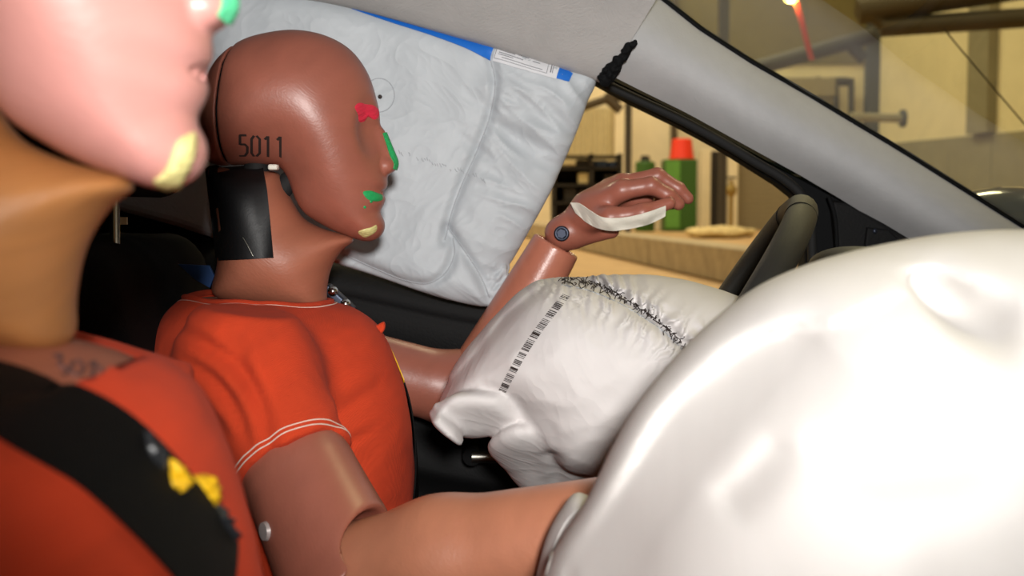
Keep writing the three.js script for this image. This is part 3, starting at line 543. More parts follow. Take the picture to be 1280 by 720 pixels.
// rear of the cabin: grey quarter trim, dark lining
part(car, 'pillar_trim', plate([[120, 60], [262, 140], [274, 205], [278, 292], [270, 300], [215, 282], [140, 262], [60, 240], [40, 80]], -0.64, 0.05, 0.012), M.trimMid, 'grey trim of the rear pillar');
part(car, 'quarter_trim', box(-1.5, -0.38, 0.55, 1.56, -0.75, -0.69, 0.01), M.trimDark);
part(car, 'rear_bulkhead', box(-1.56, -1.5, 0.3, 1.45, -0.75, 0.75), M.trimDark);
part(car, 'quarter_trim', box(-1.5, -0.62, 0.4, 1.46, 0.66, 0.74, 0.01), M.trimDark);
part(car, 'floor_pan', box(-1.56, 1.1, 0.28, 0.32, -0.76, 0.76), M.trimDark);
part(car, 'sill_panel', box(-1.56, 1.1, 0.2, 0.42, 0.70, 0.76, 0.01), M.paint);
{
  const P = [[0.40, 0.34], [0.40, 0.80], [0.42, 0.93], [0.46, 0.985], [0.56, 1.005], [0.72, 1.0], [0.95, 0.98], [0.95, 0.34]];
  part(car, 'dashboard', slab([-0.66, -0.4, -0.1, 0.2, 0.45, 0.66].map((z) => P.map(([x, y]) => V(x + 0.02 * Math.cos(z * 3), y, z))), 0.012), M.trimDark);
  const c = at(1062, 322, -0.36), f = ball(V(c.x + 0.012, c.y - 0.012, -0.36), 0.045, 0.024, 0.14);
  part(car, 'instrument_cowl', skin((x, y, z) => smax(smin(f(x, y, z), rbox(V(c.x + 0.05, c.y - 0.06, -0.36), 0.05, 0.05, 0.15, 0.02)(x, y, z), 0.02), -(y - (c.y - 0.12)), 0.005), [c.x - 0.08, c.y - 0.14, -0.53], [c.x + 0.13, c.y + 0.04, -0.19], 0.006), M.wheel);
  const b = at(1262, 272, -0.93), mf = ball(b, 0.115, 0.048, 0.075);
  const mir = part(car, 'wing_mirror', skin((x, y, z) => smax(mf(x, y, z), x - b.x - 0.085, 0.02), [b.x - 0.14, b.y - 0.07, b.z - 0.1], [b.x + 0.14, b.y + 0.07, b.z + 0.1], 0.006), M.paint, 'dark glossy door mirror housing');
  part(mir, 'mirror_stalk', rod(b.clone().add(V(-0.02, -0.02, 0.03)), b.clone().add(V(-0.06, -0.05, 0.19)), 0.02, 0.024), M.seal);
  const bon = []; for (let i = 0; i <= 8; i++) { const t = i / 8, r = []; for (let j = 0; j <= 12; j++) { const z = lerp(-0.74, 0.74, j / 12); r.push(V(0.93 + t * 0.95, 0.985 - 0.17 * t * t - 0.10 * Math.abs(z / 0.74) ** 3, z)); } bon.push(r); }
  part(car, 'bonnet', slab(bon, 0.012), M.paint);
}
for (const [x, z] of [[1.35, -0.66], [1.35, 0.66], [-1.25, -0.66], [-1.25, 0.66]]) {
  const w = part(car, 'wheel', new THREE.TorusGeometry(0.235, 0.085, 14, 36).scale(1, 1, 1.1).translate(x, 0.32, z), M.rubber);
  part(w, 'wheel_rim', new THREE.CylinderGeometry(0.17, 0.17, 0.12, 28).rotateX(Math.PI / 2).translate(x, 0.32, z), M.steel);
}
{                                                            // steering wheel, nearly edge-on
  const top = D(1001, 262), tilt = 33 * Math.PI / 180, R = 0.178, u = V(Math.sin(tilt), Math.cos(tilt), 0), C = top.clone().addScaledVector(u, -R), ax = V(-Math.cos(tilt), Math.sin(tilt), 0), yaw = 9 * Math.PI / 180;
  const s = V(-Math.sin(yaw) * 0.9, 0, Math.cos(yaw)).normalize(), pt = (a, r = R, d = 0) => C.clone().addScaledVector(u, Math.cos(a) * r).addScaledVector(s, Math.sin(a) * r).addScaledVector(ax, d);
  const w = thing('steering_wheel', C, 'dark grey steering wheel behind the driver airbag', 'steering wheel');
  const ring = []; for (let i = 0; i < 48; i++) ring.push(pt(i / 48 * Math.PI * 2));
  part(w, 'rim', new THREE.TubeGeometry(new THREE.CatmullRomCurve3(ring, true), 120, 0.0165, 16, true), M.wheel);
  for (const a of [0.34, -0.34]) { const r = []; for (let i = 0; i <= 20; i++) { const b = i / 20 * Math.PI * 2; r.push(pt(a, R + 0.0168 * Math.cos(b), 0.0168 * Math.sin(b))); } part(w, 'leather_seam', cord(r, 0.0006, 5, false, 1), M.seal); }
  for (const a of [1.35, -1.35, Math.PI]) part(w, 'spoke', rod(pt(a, R - 0.01), pt(a, 0.05, -0.03), 0.012, 0.016, 12), M.wheel);
  part(w, 'hub', skin((x, y, z) => { const p = V(x, y, z).sub(pt(0, 0, -0.03)); return Math.hypot(p.dot(u) / 0.075, p.dot(s) / 0.085, p.dot(ax) / 0.035) * 0.035 - 0.035; }, [C.x - 0.12, C.y - 0.12, -0.47], [C.x + 0.12, C.y + 0.12, -0.23], 0.006), M.trimDark);
  part(w, 'column', rod(pt(0, 0, -0.05), pt(0, 0, -0.26), 0.03), M.trimDark);
}
const seatOf = (label) => {                                  // driver's seat: black backrest, headrest on chrome posts
  const a = D(175, 400), b = D(300, 1010), s = new THREE.Group(); s.name = 'seat'; s.position.set(b.x, 0.32, -0.35).sub(car.position); car.add(s); s.userData.label = label;
  const back = (x, y, z) => { const t = clamp((a.y - y) / (a.y - b.y), -0.3, 1.1), cx = lerp(a.x, b.x, t) - 0.03; return Math.hypot(Math.max(Math.abs(x - cx) - 0.03, 0), Math.max(Math.abs(y - (a.y + b.y) / 2 + 0.0) - (a.y - b.y) / 2 - 0.05, 0), Math.max(Math.abs(z + 0.35) - 0.19 + 0.03 * (1 - t), 0)) - 0.04; };
  part(s, 'backrest', skin((x, y, z) => back(x, y, z) + 0.003 * noise(x * 20, y * 20, z * 20), [a.x - 0.2, b.y - 0.12, -0.65], [b.x + 0.15, a.y + 0.16, -0.05], 0.012), M.seat);
  const q = rbox(V(b.x + 0.19, b.y - 0.02, -0.35), 0.25, 0.07, 0.25, 0.05, 0.18);
  part(s, 'seat_cushion', skin(q, [b.x - 0.12, b.y - 0.17, -0.62], [b.x + 0.5, b.y + 0.13, -0.08], 0.014), M.seat);
  part(s, 'seat_base', box(b.x - 0.02, b.x + 0.4, 0.32, b.y - 0.06, -0.55, -0.15, 0.02), M.trimDark);
  const h = D(150, 190), hr = s; part(s, 'headrest', skin((x, y, z) => rbox(V(h.x, h.y, -0.35), 0.05, 0.045, 0.13, 0.035, -0.2)(x, y, z), [h.x - 0.09, h.y - 0.09, -0.52], [h.x + 0.09, h.y + 0.09, -0.18], 0.01), M.seat);
  for (const [z, px] of [[-0.43, 100], [-0.27, 143]]) part(s, 'headrest_post', rod(at(px, 212, z), at(px + 1, 345, z), 0.005), M.chrome);
  part(s, 'tag', box(D(161, 0).x, D(169, 0).x, D(0, 280).y, D(0, 271).y, -0.31, -0.305), M.tagBeige, 'small beige tag');
  return s;
};
seatOf('black driver seat behind the dummy with the black neck tape');
// ---------------------------------------------------------------- two crash test dummies
const ZD = -0.35;
const seamX = (y) => { const P = [[300, 40], [290, 85], [286, 140], [287, 210]].map(([a, b]) => D(a, b)); for (let i = 1; i < 4; i++) if (y > P[i].y || i === 3) { const t = (y - P[i].y) / (P[i - 1].y - P[i].y); return lerp(P[i].x, P[i - 1].x, t); } };
const headF = (() => {
  const o = outline([[264, 204], [252, 178], [249, 145], [256, 108], [274, 74], [304, 51], [338, 41], [372, 38], [408, 45], [438, 62], [459, 90], [470, 122], [475, 148], [474, 162], [477, 174], [480, 192], [481, 212], [484, 224], [484, 233], [480, 240], [482, 248], [479, 257], [474, 266], [475, 278], [470, 290], [460, 297], [446, 297], [424, 291], [400, 279], [380, 265], [368, 244], [360, 222], [350, 209], [310, 206]], ZD, 4);
  const d2 = raster(o, 0.0016, 0.0018, 0.014, 0.085), yb = D(0, 205).y, yt = D(0, 150).y, xf = D(470, 0).x, xb = D(330, 0).x;
  const W = (x, y) => lerp(0.078, 0.064, sstep(yt, yb - 0.05, y)) * lerp(1, 0.95, sstep(xb, xf, x));
  const base = inflate(d2, 0.086, W, ZD);
  const nose = cap(D(476, 168), D(489, 205), 0.004, 0.0075), wing = [0.008, -0.008].map((s) => ball(D(483, 208, ZD).add(V(0, 0, s)), 0.008, 0.007, 0.007));
  const eyes = [0.034, -0.034].map((s) => ball(D(474, 162).add(V(0.004, 0, s)), 0.019, 0.026, 0.019));
  const lip = [0.026, -0.026].map((s) => cap(D(484, 241), D(461, 243).add(V(0, 0, s)), 0.002, 0.001));
  const chin = ball(D(462, 284), 0.014, 0.012, 0.02);
  return (x, y, z) => {
    let f = smin(base(x, y, z), chin(x, y, z), 0.012);
    if (x > xb) {
      for (const e of eyes) f = smax(f, -e(x, y, z), 0.016);
      f = smin(f, nose(x, y, z), 0.012); for (const w of wing) f = smin(f, w(x, y, z), 0.006);
      for (const l of lip) f = smax(f, -l(x, y, z), 0.004);
    }
    return f;
  };
})();
const hb = [D(236, 308), D(506, 26)], HB = [[hb[0].x, hb[0].y, ZD - 0.1], [hb[1].x, hb[1].y, ZD + 0.1]];
const faceG = skin((x, y, z) => smax(headF(x, y, z), seamX(y) + 0.0011 - x, 0.003), ...HB, 0.002);
const capG = skin((x, y, z) => smax(headF(x, y, z), x - seamX(y) + 0.0011, 0.003), ...HB, 0.0024);
const seamG = skin((x, y, z) => Math.max(headF(x, y, z) + 0.003, Math.abs(x - seamX(y)) - 0.002), ...HB, 0.003);
const neckF = (() => {
  const d2 = raster(outline([[347, 216], [358, 238], [378, 272], [404, 286], [444, 299], [428, 312], [414, 334], [408, 362], [407, 383], [396, 388], [330, 381], [268, 368], [273, 330], [275, 290], [268, 240], [262, 210], [300, 213], [328, 214]], ZD, 4), 0.002, 0.0015, 0.012, 0.06), e = inflate(d2, 0.062, 0.062, ZD);
  return e;
})();
const neckG = skin(neckF, [D(245, 0).x, D(0, 400).y, ZD - 0.08], [D(465, 0).x, D(0, 180).y, ZD + 0.08], 0.0026);
const coreG = skin(((a, b) => (x, y, z) => Math.min(a(x, y, z), b(x, y, z)))(cap(D(318, 240), D(322, 190), 0.013, 0.013), cap(D(345, 245), D(362, 226), 0.011, 0.011)), [D(270, 0).x, D(0, 310).y, ZD - 0.05], [D(420, 0).x, D(0, 130).y, ZD + 0.05], 0.003);
const SH = { r: at(302, 440, -0.175), l: at(336, 432, -0.525) }, EL = { r: at(432, 716, -0.055), l: at(590, 492, -0.565) };
const torsoF = (() => {
  const d2 = raster(outline([[300, 372], [345, 376], [405, 382], [440, 394], [466, 413], [484, 448], [497, 490], [506, 535], [511, 590], [511, 650], [516, 720], [540, 800], [560, 880], [560, 1000], [480, 1040], [330, 1040], [262, 980], [225, 850], [208, 700], [196, 560], [196, 460], [214, 400], [250, 370]], ZD, 4), 0.005, 0.004, 0.03, 0.13), e = inflate(d2, 0.13, 0.168, ZD);
  const s1 = cap(V(SH.r.x, SH.r.y - 0.028, -0.2), V(SH.l.x, SH.l.y - 0.028, -0.5), 0.047, 0.047);
  return (x, y, z) => smin(e(x, y, z), s1(x, y, z), 0.05);
})();
const TB = [[D(170, 0).x, D(0, 1060).y, ZD - 0.25], [D(580, 0).x, D(0, 350).y, ZD + 0.25]];
const bodyG = skin(torsoF, ...TB, 0.008);
const armR = cap(SH.r.clone().lerp(EL.r, 0.25), EL.r, 0.047, 0.0435), armL = cap(SH.l.clone().lerp(EL.l, 0.2), EL.l, 0.046, 0.043);
const sleeve = (s, e, t0) => {                               // a short sleeve round the upper arm, cut square at its hem
  const d = e.clone().sub(s), L = d.length(), u = d.clone().divideScalar(L), c = cap(s.clone().addScaledVector(u, 0.0), s.clone().addScaledVector(u, t0 + 0.06), 0.056, 0.053);
  return (x, y, z) => smax(c(x, y, z), (x - s.x) * u.x + (y - s.y) * u.y + (z - s.z) * u.z - t0, 0.004);
};
const HEM = 0.128, slR = sleeve(SH.r, EL.r, HEM), slL = sleeve(SH.l, EL.l, 0.10);
const folds = [[[[232, 398], [290, 418], [330, 440], [360, 478], [385, 545]], 0.010, 0.012], [[[250, 432], [300, 452], [336, 486], [356, 530]], 0.007, 0.010], [[[240, 470], [290, 488], [330, 520]], 0.006, 0.009], [[[236, 505], [286, 512], [330, 540]], 0.005, 0.008], [[[392, 545], [416, 520], [452, 500], [490, 486]], 0.0032, 0.013], [[[400, 575], [440, 552], [470, 545]], 0.003, 0.010], [[[300, 400], [328, 415], [345, 440]], 0.006, 0.012], [[[440, 600], [470, 640], [500, 655]], 0.002, 0.01]].map(([p, a, w]) => [distTo(p, -0.22), a, w]);
const bb = [TB[0][0] - 0.1, TB[1][0] + 0.1, TB[0][1] - 0.1, TB[1][1] + 0.1];
const crease = cached2((x, y) => { let s = 0; for (const [f, a, w] of folds) { const [d, t, g] = f(x, y), e = Math.sin(Math.PI * clamp(t * 0.96 + 0.02)); const q = w * 0.62; s += a * e * (1.1 * Math.exp(-(d * d) / (q * q)) - 0.7 * Math.exp(-((d - q * 1.9) ** 2) / (q * q * 1.8)) * (g > 0 ? 1 : 0.4)); } return s; }, ...bb, 0.003);
const shirtBase = (x, y, z) => {
  let f = smin(torsoF(x, y, z) - 0.006, slR(x, y, z), 0.045); f = smin(f, slL(x, y, z), 0.05);
  return f;
};
const shirtSoft = (x, y, z) => shirtBase(x, y, z) + 0.0022 * fbm(x * 14, y * 18, z * 14) + (z > ZD ? 0.7 : 0.2) * crease(x, y) * sstep(ZD - 0.05, ZD + 0.08, z);
const NK = (() => { const a = D(236, 360), b = D(411, 384), c = a.clone().add(b).multiplyScalar(0.5), t = b.clone().sub(a), rx = t.length() / 2; t.normalize(); return { c, t, n: V(-t.y, t.x, 0), rx, rz: 0.071 }; })();
const neckHole = (x, y, z) => {                              // the opening: an upright tube round the neck
  const u = (x - NK.c.x) * NK.t.x + (y - NK.c.y) * NK.t.y, v = (x - NK.c.x) * NK.n.x + (y - NK.c.y) * NK.n.y;
  return Math.max((Math.hypot(u / NK.rx, (z - ZD) / NK.rz) - 1) * 0.07, -v - 0.05);
};
const shirtF = (x, y, z) => smax(smax(shirtSoft(x, y, z), -neckHole(x, y, z), 0.004), (x - NK.c.x) * NK.n.x + (y - NK.c.y) * NK.n.y - 0.004, 0.004);
const SB = [[TB[0][0] - 0.02, D(0, 860).y, ZD - 0.32], [TB[1][0], D(0, 350).y, ZD + 0.34]];
const waist = D(0, 850).y;
const shirtG = skin((x, y, z) => Math.max(shirtF(x, y, z), waist - y), ...SB, 0.0052);
function ringOn(f, c, u, r0, lift, n = 64) {                  // the line where a cut meets a surface: rays around c, square to u
  const a = V(0, 0, 1).addScaledVector(u, -u.z).normalize(), b = u.clone().cross(a), out = [];
  for (let i = 0; i < n; i++) { const w = i / n * Math.PI * 2, d = a.clone().multiplyScalar(Math.cos(w)).addScaledVector(b, Math.sin(w)), m = march(f, c.clone().addScaledVector(d, r0), d.clone().negate(), r0); if (m) out.push(m.p.addScaledVector(d, lift)); }
  return out;
}
const hemRing = (s, e, f, t, lift) => { const u = e.clone().sub(s).normalize(); return ringOn(f, s.clone().addScaledVector(u, t), u, 0.1, lift); };

function dummy(name, label, where) { return thing(name, D(360, 1000).setZ(ZD), label, 'crash dummy'); }
const dr = dummy('crash_dummy', 'brown-headed crash dummy in the driver seat with 5011 on its head and black neck tape');
const head = part(dr, 'face', faceG, M.skin, 'glossy brown face and skull skin');
part(dr, 'skull_cap', capG, M.skin, 'brown rear skull cap behind the seam');
part(dr, 'seam', seamG, M.seal);
part(dr, 'neck_core', coreG, M.rubber);
part(dr, 'neck', neckG, M.skinNeck, 'brown rubber neck');
const body = part(dr, 'torso', skin((x, y, z) => smax(torsoF(x, y, z), (x - NK.c.x) * NK.n.x + (y - NK.c.y) * NK.n.y + 0.008, 0.004), ...TB, 0.008), M.skinNeck);
const sh = part(dr, 'shirt', shirtG, M.shirt, 'orange short-sleeved shirt');
{
  for (const [k, r, m, nm] of [[1.02, 0.0034, M.shirt, 'collar'], [1.1, 0.0006, M.thread, 'collar_stitch']]) {
    const ring = []; for (let i = 0; i < 60; i++) { const w = i / 60 * Math.PI * 2, o = NK.c.clone().addScaledVector(NK.t, Math.cos(w) * NK.rx * k).addScaledVector(NK.n, 0.05); o.z = ZD + Math.sin(w) * NK.rz * k; const h = march(shirtSoft, o, NK.n.clone().negate(), 0.14); if (h) ring.push(h.p.addScaledVector(NK.n, -0.0005)); }
    part(sh, nm, cord(ring, r, 8, true, 2), m);
  }
  for (const [t, l] of [[HEM - 0.005, 0], [HEM - 0.0095, 0]]) part(sh, 'hem_stitch', cord(hemRing(SH.r, EL.r, shirtF, t, 0.0001), 0.00065, 5, true, 2), M.thread, 'pale hem stitching');
  part(sh, 'collar_tab', plate([[462, 412], [472, 406], [479, 403], [481, 408], [478, 416], [470, 420]], -0.345, 0.012, 0.003, 4), M.shirt);
}
// 5011, stencilled on the side of the head
const glyph = { 5: [[[9, 0], [1, 0], [1, 11], [7, 11], [10, 14], [10, 21], [7, 25], [0, 25]]], 0: [[[3, 0], [0, 4], [0, 21], [3, 25]], [[6, 0], [10, 4], [10, 21], [6, 25]]], 1: [[[1, 4], [5, 0], [5, 25]]] };
[...'5011'].forEach((ch, i) => { for (const st of glyph[ch]) { const p = st.map(([x, y]) => [299 + i * 15.5 + x * 1.02, 169 + i * 0.6 + y * 1.03]); const h = []; for (let k = 1; k < p.length; k++) for (let q = k > 1 ? 1 : 0; q <= 6; q++) { const m = meet(headF, lerp(p[k - 1][0], p[k][0], q / 6), lerp(p[k - 1][1], p[k][1], q / 6), 1, 1.5); if (m) h.push(m); } part(head, 'stencilled_digit', strap(h, 0.0027, 0.0002, headF, 0.0001, 2), M.ink); } });
part(head, 'paint_mark', daub(headF, [[443, 133], [449, 128], [458, 130], [466, 131], [473, 136], [474, 146], [468, 150], [460, 146], [455, 152], [449, 153], [447, 143]], 0.0016, 1, 1.5), M.red, 'red paint smear over the eye');
part(head, 'paint_mark', daub(headF, [[453, 240], [462, 238], [472, 241], [478, 244], [478, 250], [468, 252], [459, 249]], 0.0016, 1, 1.5), M.green, 'green paint on the lips');
part(head, 'paint_mark', daub(headF, [[447, 290], [456, 286], [464, 284], [471, 281], [471, 288], [464, 294], [455, 297]], 0.0014, 1, 1.5), M.yellow, 'yellow paint on the chin');
{
  const ridge = []; for (let i = 0; i <= 14; i++) { const y = lerp(D(0, 166).y, D(0, 212).y, i / 14), m = march(headF, V(0.1, y, ZD + 0.002), V(-1, 0, 0), 0.4); if (m) ridge.push(m); }
  part(head, 'paint_mark', strap(ridge, (t) => 0.011 + 0.006 * t, 0.0016, headF, 0, 7), M.green, 'green paint along the nose');
}
for (const [x, y] of [[456, 259], [464, 252]]) part(head, 'paint_spot', daub(headF, [[x - 2, y], [x, y - 2], [x + 2, y], [x, y + 2]], 0.001, 1, 1.5), M.green);
// black tape over the neck, white clip in the gap under the skull
{
  const rows = []; for (let i = 0; i <= 12; i++) { const r = []; for (let j = 0; j <= 10; j++) { const s = j / 10, t = i / 12, x = lerp(lerp(256, 270, t), lerp(329, 342, t), s), y = lerp(lerp(211, 205, s), lerp(326, 322, s), t), m = meet(neckF, x, y, 1, 1.6), p = m ? m.p.addScaledVector(m.n, 0.003) : at(x, y, ZD - 0.012); if (s > 0.9) p.z += 0.003; r.push(p); } rows.push(r); }
  const tp = part(dr, 'neck_tape', slab(rows.map((r) => r), -0.0012), M.blackTape, 'black adhesive tape');
  part(dr, 'white_clip', box(D(342, 0).x, D(354, 0).x, D(0, 214).y, D(0, 207).y, -0.318, -0.306, 0.002), M.paperTape);
  part(tp, 'scratch', cord(walk(neckF, [[306, 297], [312, 308], [318, 320]], false, 5, 1, 1.6).map((h) => h.p.addScaledVector(h.n, 0.0045)), 0.0007, 5), M.steel);
  part(dr, 'blue_tape', plate([[222, 330], [262, 332], [268, 345], [262, 360], [244, 350]], -0.345, 0.004, 0.001), M.blueDark, 'dark blue tape behind the neck');
}
// near arm: upper arm ends in a cuff, the forearm comes out of it
{
  const d = EL.r.clone().sub(SH.r).normalize(), W2 = at(840, 655, 0.03), fd = W2.clone().sub(EL.r).normalize(), foreA = cap(EL.r, EL.r.clone().addScaledVector(fd, 0.09), 0.0405, 0.048), foreB = cap(EL.r.clone().addScaledVector(fd, 0.09), W2, 0.048, 0.043), fore = (x, y, z) => smin(foreA(x, y, z), foreB(x, y, z), 0.02), rimA = at(480, 668, -0.055), rimB = at(408, 720, -0.055), rimN = V(rimA.y - rimB.y, -(rimA.x - rimB.x), 0.0).normalize();
    const cuff = cap(EL.r.clone().addScaledVector(d, -0.09), EL.r.clone().addScaledVector(d, 0.03), 0.046, 0.060);
  const upper = (x, y, z) => { let f = smin(armR(x, y, z), cuff(x, y, z), 0.02); f = smax(f, (x - rimA.x) * rimN.x + (y - rimA.y) * rimN.y, 0.004); return smax(f, -fore(x, y, z) + 0.0055, 0.008); };
  const a1 = part(dr, 'upper_arm', skin(upper, [SH.r.x - 0.08, EL.r.y - 0.12, SH.r.z - 0.08], [EL.r.x + 0.14, SH.r.y + 0.07, EL.r.z + 0.1], 0.0024), M.skin, 'brown upper arm of the near side');
  part(dr, 'forearm', skin((x, y, z) => fore(x, y, z), [EL.r.x - 0.07, EL.r.y - 0.1, EL.r.z - 0.08], [W2.x + 0.05, W2.y + 0.09, W2.z + 0.08], 0.005), M.skinPale, 'lighter tan forearm reaching under the big airbag');
  const m = meet(upper, 332, 664, 0.7, 1.3); if (m) part(a1, 'rivet', new THREE.CylinderGeometry(0.0075, 0.0085, 0.003, 20).applyQuaternion(new THREE.Quaternion().setFromUnitVectors(V(0, 1, 0), m.n)).translate(...m.p.clone().addScaledVector(m.n, 0.001).toArray()), M.rivet, 'bright metal rivet');
}
// far arm: raised forearm, hand with tape
{
  const wr = at(696, 306, -0.555), dirF = wr.clone().sub(EL.l).normalize(), cut = EL.l.distanceTo(wr);
  part(dr, 'upper_arm', skin((x, y, z) => smin(armL(x, y, z), ball(EL.l, 0.048, 0.05, 0.046)(x, y, z), 0.03), [SH.l.x - 0.07, EL.l.y - 0.08, -0.65], [EL.l.x + 0.07, SH.l.y + 0.07, -0.45], 0.005), M.skin, 'brown upper arm of the far side');
  const ff = cap(EL.l, EL.l.clone().addScaledVector(dirF, cut + 0.06), 0.043, 0.027), inner = cap(wr.clone().addScaledVector(dirF, -0.01), wr.clone().addScaledVector(dirF, 0.05), 0.024, 0.024);
  part(dr, 'forearm', skin((x, y, z) => { let f = smax(ff(x, y, z), (x - wr.x) * dirF.x + (y - wr.y) * dirF.y + (z - wr.z) * dirF.z, 0.004); return smax(f, -inner(x, y, z), 0.002); }, [EL.l.x - 0.06, EL.l.y - 0.06, -0.63], [wr.x + 0.06, wr.y + 0.05, -0.49], 0.0034), M.skinArm, 'raised tan forearm of the far side');
  const H = (x, y, z) => at(x, y, z), fingers = [
    [[777, 238, -0.517], [814, 232, -0.512], [836, 244, -0.512], [848, 255, -0.515], 0.0118, 0.0082],
    [[778, 230, -0.538], [822, 220, -0.536], [848, 236, -0.536], [860, 248, -0.537], 0.0105, 0.0078],
    [[777, 230, -0.559], [820, 221, -0.560], [842, 238, -0.560], [840, 254, -0.560], 0.0108, 0.0085],
    [[772, 234, -0.578], [808, 228, -0.582], [828, 244, -0.583], [820, 260, -0.581], 0.0098, 0.0078]];
  const thumb = [[728, 280, -0.525], [762, 272, -0.500], [803, 266, -0.494], [837, 254, -0.498]].map((p) => H(...p));
  const bones = [], W0 = H(703, 292, -0.552);
  const chain = fingers.map(([a, b, c, d, r, s]) => { const P = [a, b, c, d].map((p) => H(...p)); return [cap(P[0], P[1], r, (r + s) / 2 + 0.0006), cap(P[1], P[2], (r + s) / 2 + 0.0006, s + 0.0004), cap(P[2], P[3], s + 0.0004, s - 0.0006)]; });
  const palm = fingers.map(([a], i) => cap(H(738, 262, -0.535 - i * 0.01), H(...a), 0.017 - i * 0.001, 0.0125)), thn = [cap(H(735, 272, -0.535), thumb[1], 0.018, 0.0125), cap(thumb[1], thumb[2], 0.0115, 0.0098), cap(thumb[2], thumb[3], 0.0098, 0.0072)];
  const wrist = [cap(W0, H(738, 268, -0.55), 0.0185, 0.024), ball(W0, 0.0185, 0.0185, 0.021), cap(H(722, 290, -0.55), H(764, 288, -0.545), 0.018, 0.010), cap(H(740, 262, -0.55), H(764, 242, -0.552), 0.024, 0.018), cap(H(760, 252, -0.562), H(806, 248, -0.568), 0.016, 0.011)];
  const handF = (x, y, z) => {
    let f = 1e9; for (const w of wrist) f = smin(f, w(x, y, z), 0.014); for (const p of palm) f = smin(f, p(x, y, z), 0.012);
    let t = 1e9; for (const k of thn) t = smin(t, k(x, y, z), 0.008); f = smin(f, t, 0.009);
    let g = 1e9; for (const c of chain) { let q = 1e9; for (const k of c) q = smin(q, k(x, y, z), 0.004); g = Math.min(g, q); }
    return smin(f, g, 0.006);
  };
  const hand = part(dr, 'hand', skin(handF, [H(676, 0, -0.55).x, H(0, 325, -0.55).y, -0.615], [H(874, 0, -0.5).x, H(0, 196, -0.5).y, -0.465], 0.002), M.skin, 'raised left hand with curled fingers');
  for (const p of [[847, 257, -0.515], [860, 250, -0.537]]) { /* nails are moulded flush on this hand */ }
  const m = meet(handF, 702, 292, 1.2, 1.6);
  part(hand, 'wrist_bolt', new THREE.TorusGeometry(0.0072, 0.0024, 10, 28).applyQuaternion(new THREE.Quaternion().setFromUnitVectors(V(0, 0, 1), m.n)).translate(...m.p.toArray()), M.darkSteel, 'dark steel wrist bolt');
  part(hand, 'bolt_head', new THREE.CylinderGeometry(0.0058, 0.0058, 0.004, 6).applyQuaternion(new THREE.Quaternion().setFromUnitVectors(V(0, 1, 0), m.n)).translate(...m.p.toArray()), M.darkSteel);
  // limp strip of white paper tape along the thumb
  const top = smooth2([[713, 253], [724, 254], [738, 263], [752, 271], [776, 272], [806, 266], [832, 257]], 5, false), low = smooth2([[720, 266], [734, 278], [748, 285], [768, 288], [796, 284], [818, 277], [832, 270]], 5, false), rows = [];
  for (let i = 0; i < top.length; i++) { const r = []; for (let j = 0; j <= 4; j++) { const s = j / 4, x = lerp(top[i][0], low[i][0], s), y = lerp(top[i][1], low[i][1], s), h = meet(handF, x, y, 1.2, 1.6), zf = h ? h.p.z + 0.0022 : null, free = lerp(-0.512, -0.488, sstep(0, 0.5, i / (top.length - 1))) - 0.006 * s; r.push(at(x, y, Math.max(zf ?? -9, free) + 0.0012 * Math.sin(i * 1.1) * s)); } rows.push(r); }
  part(hand, 'paper_tape', slab(rows, -0.0009), M.paperTape, 'white paper tape hanging along the thumb');
}
{                                                            // shoulder bracket with two bright screws
  const b = at(424, 374, -0.47), br = part(dr, 'shoulder_bracket', skin((() => { const k = rbox(b, 0.022, 0.006, 0.012, 0.003, -0.75); return k; })(), [b.x - 0.03, b.y - 0.03, b.z - 0.02], [b.x + 0.03, b.y + 0.03, b.z + 0.02], 0.002), M.darkSteel);
  for (const [x, y] of [[416, 364], [432, 380]]) part(br, 'screw', new THREE.SphereGeometry(0.0062, 18, 12).translate(...at(x, y, -0.458).toArray()), M.chrome, 'bright chrome screw');
}
// legs, resting on the seat below the frame
for (const z of [-0.26, -0.44]) { const a = D(430, 1000, z), k = V(a.x + 0.40, a.y + 0.05, z); part(dr, 'leg', skin(((c1, c2) => (x, y, q) => smin(c1(x, y, q), c2(x, y, q), 0.03))(cap(a, k, 0.085, 0.06), cap(k, V(k.x + 0.13, 0.42, z), 0.058, 0.045)), [a.x - 0.1, 0.36, z - 0.1], [k.x + 0.21, k.y + 0.12, z + 0.1], 0.012), M.skinNeck); }

// ---- the passenger: the same dummy close to the lens, with its own neck and a wider neckline
const SHIFT = at(207, 225, 0.40).sub(at(460, 297, ZD)), LEAN = SHIFT.clone().add(V(-0.006, 0, 0));
const moved = (f) => (x, y, z) => f(x - SHIFT.x, y - SHIFT.y, z - SHIFT.z);
const pa = thing('crash_dummy', D(360, 1000).setZ(ZD).add(SHIFT), 'nearest crash dummy at the left edge with tan neck and pink face', 'crash dummy');
const shift = (g) => g.clone().translate(SHIFT.x, SHIFT.y, SHIFT.z);
const headP = moved(headF), neckP = moved(neckF), torsoP = (x, y, z) => torsoF(x - LEAN.x, y - LEAN.y, z - LEAN.z);
const face2 = part(pa, 'face', shift(faceG), M.skinPink, 'glossy pinkish brown face');
part(pa, 'skull_cap', shift(capG), M.skinPink);
part(pa, 'neck_core', shift(coreG), M.rubber);
part(pa, 'neck', shift(neckG), M.tanRubber, 'tan rubber neck');
const tor2 = part(pa, 'torso', bodyG.clone().translate(LEAN.x, LEAN.y, LEAN.z), M.skinNeck, 'brown chest skin in the neckline');
const openC = at(32, 434, 0.40), opening = ball(openC, 0.046, 0.05, 0.115);
const shirtPF = (x, y, z) => smax(shirtBase(x - LEAN.x, y - LEAN.y, z - LEAN.z) + 0.0022 * fbm(x * 13 + 4, y * 15, z * 13), -opening(x, y, z), 0.004);
